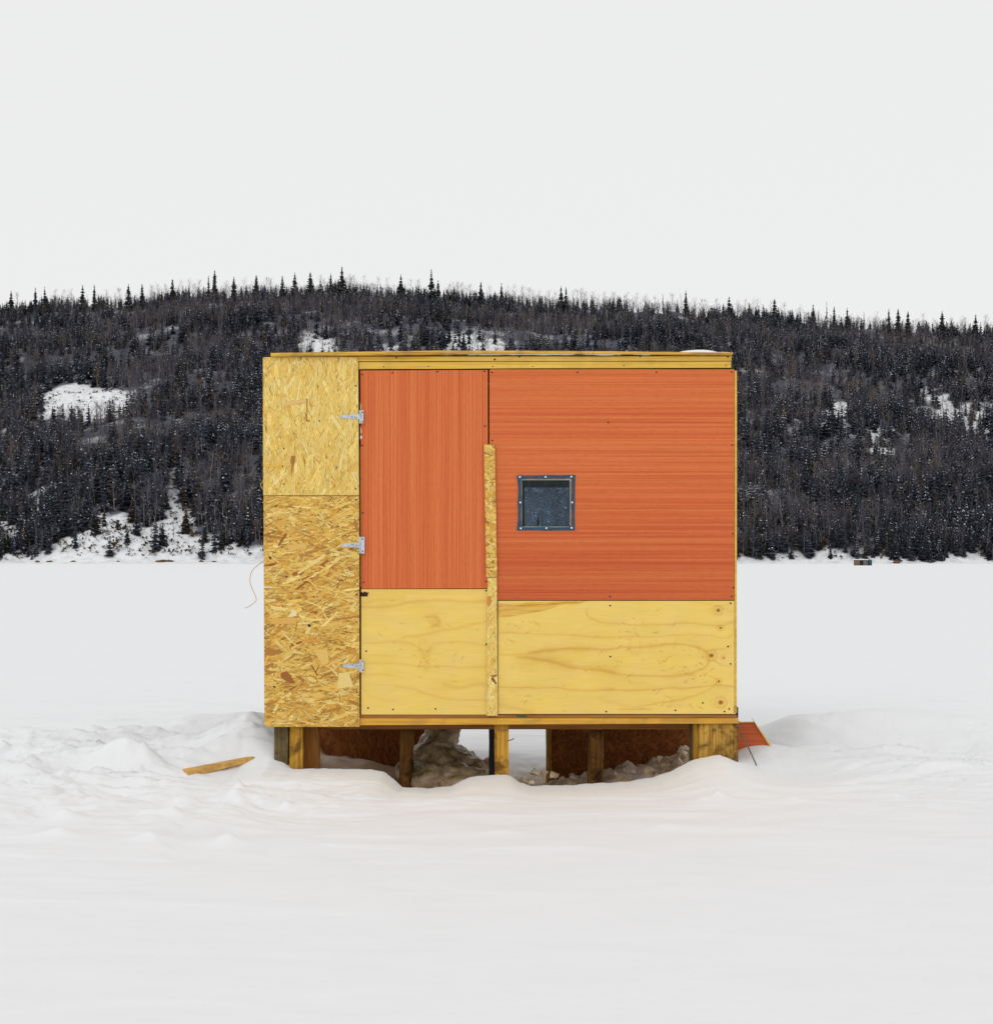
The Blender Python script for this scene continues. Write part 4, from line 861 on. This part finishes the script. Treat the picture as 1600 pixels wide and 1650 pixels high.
def log(px0, px1, py0, base_z, y, m, seed, lab):
    a = P(px0, py0, y); c = P(px1, py0, y); x = (a.x + c.x) / 2; r = (c.x - a.x) / 2; bm = bmesh.new(); rr = random.Random(seed)
    addcyl(bm, (x - .004, y + r, base_z), (x, y + r, a.z), r * 1.04, r * .95, 18, True, .09, rr, 10); o = frombm('log_post', bm, m, hut, True); o['label'] = lab; return o
post('post', 442, 464, 1171.5, -.25, .03, M['darkpost'], .08, 1, 'greenish weathered post at the left corner')
post('post', 466, 487.5, 1170.2, -.25, .045, M['yellowpost'], .08, 2, 'yellow post with a dark knot near the left corner')
post('post', 459, 469, 1171, -.25, .13, M['redbeam'], .04, 3, 'thin reddish post between the two left corner posts')
post('post', 487.8, 514.5, 1170.5, -.25, .13, M['brownboard'], .035, 4, 'brown board at the inner side of the left posts')
log(644, 667, 1176.6, -.25, .62, M['bark'], 5, 'dark round log left of the ice mound')
post('post', 797, 819.5, 1166.8, -.28, .02, M['yellowpost'], .07, 6, 'yellow square post under the middle of the hut')
post('post', 788, 799, 1174, -.28, .35, M['black'], .05, 7, 'dark thin post behind the middle post')
log(949, 975, 1178.5, -.30, .55, M['bark'], 8, 'thick round log under the right half')
post('post', 1126, 1189.3, 1166.6, -.25, .012, M['cornerboard'], .10, 9, 'wide stained board at the right corner')
post('post', 1118, 1125.2, 1167, -.25, .06, M['yellowpost'], .06, 10, 'narrow upright next to the wide right board')
post('post', 1112.5, 1119.5, 1168, -.25, .14, M['darkpost'], .05, 11, 'dark narrow upright behind the right corner')
post('post', 880, 888.5, 1170, -.4, DEP - .10, M['cornerboard'], .05, 12, 'pale edge post of the right skirt panel')
# packing chips on the round log
bm = bmesh.new(); rc = random.Random(4)
for k in range(14):
    c = P(962 + rc.uniform(-24, 22), 1176.3 + rc.uniform(-1.2, 1.6), .56 + rc.uniform(-.04, .02)); L = rc.uniform(.02, .06); a = rc.uniform(-.25, .25)
    v = [bm.verts.new(c + Vector(p)) for p in ((-L, 0, -L * a), (L, .01, L * a), (L * .6, -.02, L * a + .005), (-L * .8, -.02, -L * a + .006))]
    f = bm.faces.new(v); r_ = bmesh.ops.extrude_face_region(bm, geom=[f]); bmesh.ops.translate(bm, verts=[g for g in r_['geom'] if isinstance(g, bmesh.types.BMVert)], vec=(0, 0, .003))
o = frombm('wood_chips', bm, M['bark'], hut)
# skirts at the back
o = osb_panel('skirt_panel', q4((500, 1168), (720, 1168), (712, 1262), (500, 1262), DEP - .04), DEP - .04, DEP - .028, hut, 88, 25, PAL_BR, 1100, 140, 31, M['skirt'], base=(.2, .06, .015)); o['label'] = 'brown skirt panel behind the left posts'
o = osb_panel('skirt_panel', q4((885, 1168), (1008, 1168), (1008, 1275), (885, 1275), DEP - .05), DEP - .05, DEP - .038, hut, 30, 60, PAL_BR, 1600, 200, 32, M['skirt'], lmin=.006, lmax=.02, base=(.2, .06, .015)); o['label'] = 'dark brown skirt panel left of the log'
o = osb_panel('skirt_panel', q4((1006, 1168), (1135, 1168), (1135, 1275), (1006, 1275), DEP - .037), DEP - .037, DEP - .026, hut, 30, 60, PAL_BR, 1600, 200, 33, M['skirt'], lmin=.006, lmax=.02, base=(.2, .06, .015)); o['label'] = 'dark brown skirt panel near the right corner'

# ------------------------------------------------------------------ loose things around the hut
o = tube('wire', [P(427, 905, .03), P(419, 908, .02), P(406, 920.5, .01), P(402.8, 937, 0), P(407, 950, 0), P(413, 965, .01), P(410, 971, .01), P(402, 977, .02), P(394.5, 980, .02)], .0016, M['wire'])
tag(o, 'thin curved tan wire sticking out from the left edge of the hut', 'wire')
o = tube('rope', [P(1187, 1168, -.01), P(1198, 1190, -.03), P(1209, 1212, -.05), P(1219, 1234, -.07)], .0034, M['rope'], n=8)
tag(o, 'taut dark braided rope running from the right hut corner into the snow', 'rope')
o = tube('splinter', [P(818, 1193.5, .01), P(824, 1192.5, .0), P(828, 1190, -.01)], .0028, M['twig']); tag(o, 'short reddish splinter poking from the middle post', 'splinter')
o = tube('splinter', [P(423, 788, -.01), P(420, 781, -.012), P(423, 776, -.01), P(425.5, 773, -.012)], .0016, M['fascia']); tag(o, 'curled pale strand peeling off the left edge of the strand board', 'splinter')
# plank at the left
def onsnow(px, py):
    best = None
    for y in np.arange(-2, 6, .01):
        d_ = y + D0; x = (px - 800) * d_ / F; z = CZ - (py - HY) * d_ / F
        if z <= float(ground_z(np.array([x]), np.array([y]))[0]): return Vector((x, y, z))
p0 = onsnow(298, 1246) + Vector((0, 0, .016)); p1 = onsnow(408, 1219) + Vector((0, 0, .0)); bm = bmesh.new(); ax = (p1 - p0); L = ax.length; ax.normalize(); up = Vector((0, -.05, .99)); sdv = ax.cross(up).normalized(); up = sdv.cross(ax).normalized()
vv = [bm.verts.new(p + sdv * s * (.03 if p is p0 else .02) + up * (h if p is p0 else h * .6)) for p in (p0, p1) for s in (-1, 1) for h in (-.036, 0)]
for f in ((0, 1, 3, 2), (4, 6, 7, 5), (0, 4, 5, 1), (2, 3, 7, 6), (0, 2, 6, 4), (1, 5, 7, 3)): bm.faces.new([vv[i] for i in f])
bmesh.ops.bevel(bm, geom=list(bm.edges), offset=.002, segments=1, affect='EDGES')
tag(frombm('plank', bm, M['plank']), 'light wooden plank half buried in the snow left of the hut', 'plank')
# orange board at the right
e = empty('orange_board', P(1215, 1200, .35), 'orange board with pale edge leaning in the snow behind the right hut corner', 'board')
bm = bmesh.new(); rough_prism(bm, pxpoly([(1186, 1165.5), (1216, 1164.5), (1240, 1203), (1248, 1222), (1180, 1225)], .35), .35, .358, .04, .0004, 3); frombm('face', bm, M['orange_h'], e)
bm = bmesh.new(); rough_prism(bm, pxpoly([(1210.5, 1156), (1216.4, 1164.2), (1249, 1211), (1250, 1215), (1239.5, 1202.5), (1215.6, 1165.2)], .345), .335, .349, .02, .0005, 4); frombm('edge', bm, M['fascia'], e)
bm = bmesh.new(); rough_prism(bm, pxpoly([(1186, 1163.2), (1191, 1162.4), (1195, 1163.5), (1216, 1163.2), (1216, 1164.3), (1186, 1165.3)], .345), .343, .349, .01, .0006, 5); frombm('top_edge', bm, M['fascia'], e)
# refrozen ice mound under the hut
bm = bmesh.new(); ri = random.Random(9)
for px, py, y, r in ((718, 1190, .98, .085), (706, 1206, .96, .11), (690, 1222, .94, .12), (722, 1230, .86, .14), (746, 1240, .78, .12), (768, 1248, .7, .10), (676, 1238, .88, .12), (724, 1176, 1.0, .062), (704, 1180, 1.0, .065), (690, 1252, .75, .13), (735, 1258, .62, .13), (762, 1262, .55, .10), (662, 1246, .85, .10), (690, 1198, 1.0, .07)):
    c = P(px, py, y); mt = Matrix.Translation(c) @ Matrix.Diagonal((r * .95, r * 1.2, r * .8, 1)); bmesh.ops.create_icosphere(bm, subdivisions=3, radius=1, matrix=mt)
me = bpy.data.meshes.new('ice_mound'); bm.to_mesh(me); bm.free(); im = link('ice_mound', me, M['ice'])
rm = im.modifiers.new('fuse', 'REMESH'); rm.mode = 'VOXEL'; rm.voxel_size = .011; rm.use_smooth_shade = True
sm = im.modifiers.new('soft', 'SMOOTH'); sm.iterations = 4
tx = bpy.data.textures.new('lumps', 'CLOUDS'); tx.noise_scale = .09; tx.noise_depth = 3
dm = im.modifiers.new('lumpy', 'DISPLACE'); dm.texture = tx; dm.texture_coords = 'GLOBAL'; dm.strength = .065; dm.mid_level = .5
tag(im, 'lumpy refrozen grey ice mound rising to the hut floor between the posts', 'ice')
# broken ice chunks
def chunk(px, py, y, r, seed, lab='small broken chunk of old ice under the hut', group='ice chunks under the hut'):
    rr = random.Random(seed); bm = bmesh.new(); c = P(px, py, y)
    for _ in range(13):
        v = Vector((rr.gauss(0, 1), rr.gauss(0, 1), rr.gauss(0, .8))).normalized() * rr.uniform(.7, 1.1); bm.verts.new(c + v * r)
    h = bmesh.ops.convex_hull(bm, input=list(bm.verts)); bmesh.ops.delete(bm, geom=list({g for g in h['geom_interior'] if isinstance(g, bmesh.types.BMVert)}), context='VERTS')
    bmesh.ops.bevel(bm, geom=list(bm.edges), offset=r * .07, segments=1, affect='EDGES', clamp_overlap=True)
    tag(frombm('ice_chunk', bm, M['paleice']), lab, 'ice chunk', group)
chunk(757, 1219, 1.0, .040, 1, 'pointed ice chunk right of the ice mound, against the bright gap', 'ice chunks under the hut')
chunk(787, 1226, .8, .042, 2, 'dark ice chunk just left of the middle post', 'ice chunks under the hut')
chunk(785, 1240, .55, .035, 3); chunk(843, 1258, .25, .030, 4); chunk(862, 1247, .35, .032, 5); chunk(877, 1245, .4, .030, 6); chunk(893, 1250, .35, .033, 7); chunk(855, 1262, .12, .022, 8); chunk(1099, 1216, .80, .040, 9, 'rounded ice chunk at the top right of the rubble under the hut')
for k in range(90):
    t = ri.random(); px = 905 + t * 205; y = ri.uniform(.25, 1.12); x = (px - 800) * (D0 + y) / F
    gz = float(ground_z(np.array([x]), np.array([y]))[0]); py = HY + (CZ - gz - .008) * F / (D0 + y); chunk(px, py, y, ri.choice((.014, .02, .026, .036)) * ri.uniform(.8, 1.2), 100 + k)
for k in range(16):
    px = ri.uniform(828, 905); y = ri.uniform(.15, 1.1); x = (px - 800) * (D0 + y) / F
    gz = float(ground_z(np.array([x]), np.array([y]))[0]); chunk(px, HY + (CZ - gz - .008) * F / (D0 + y), y, ri.uniform(.014, .034), 200 + k)
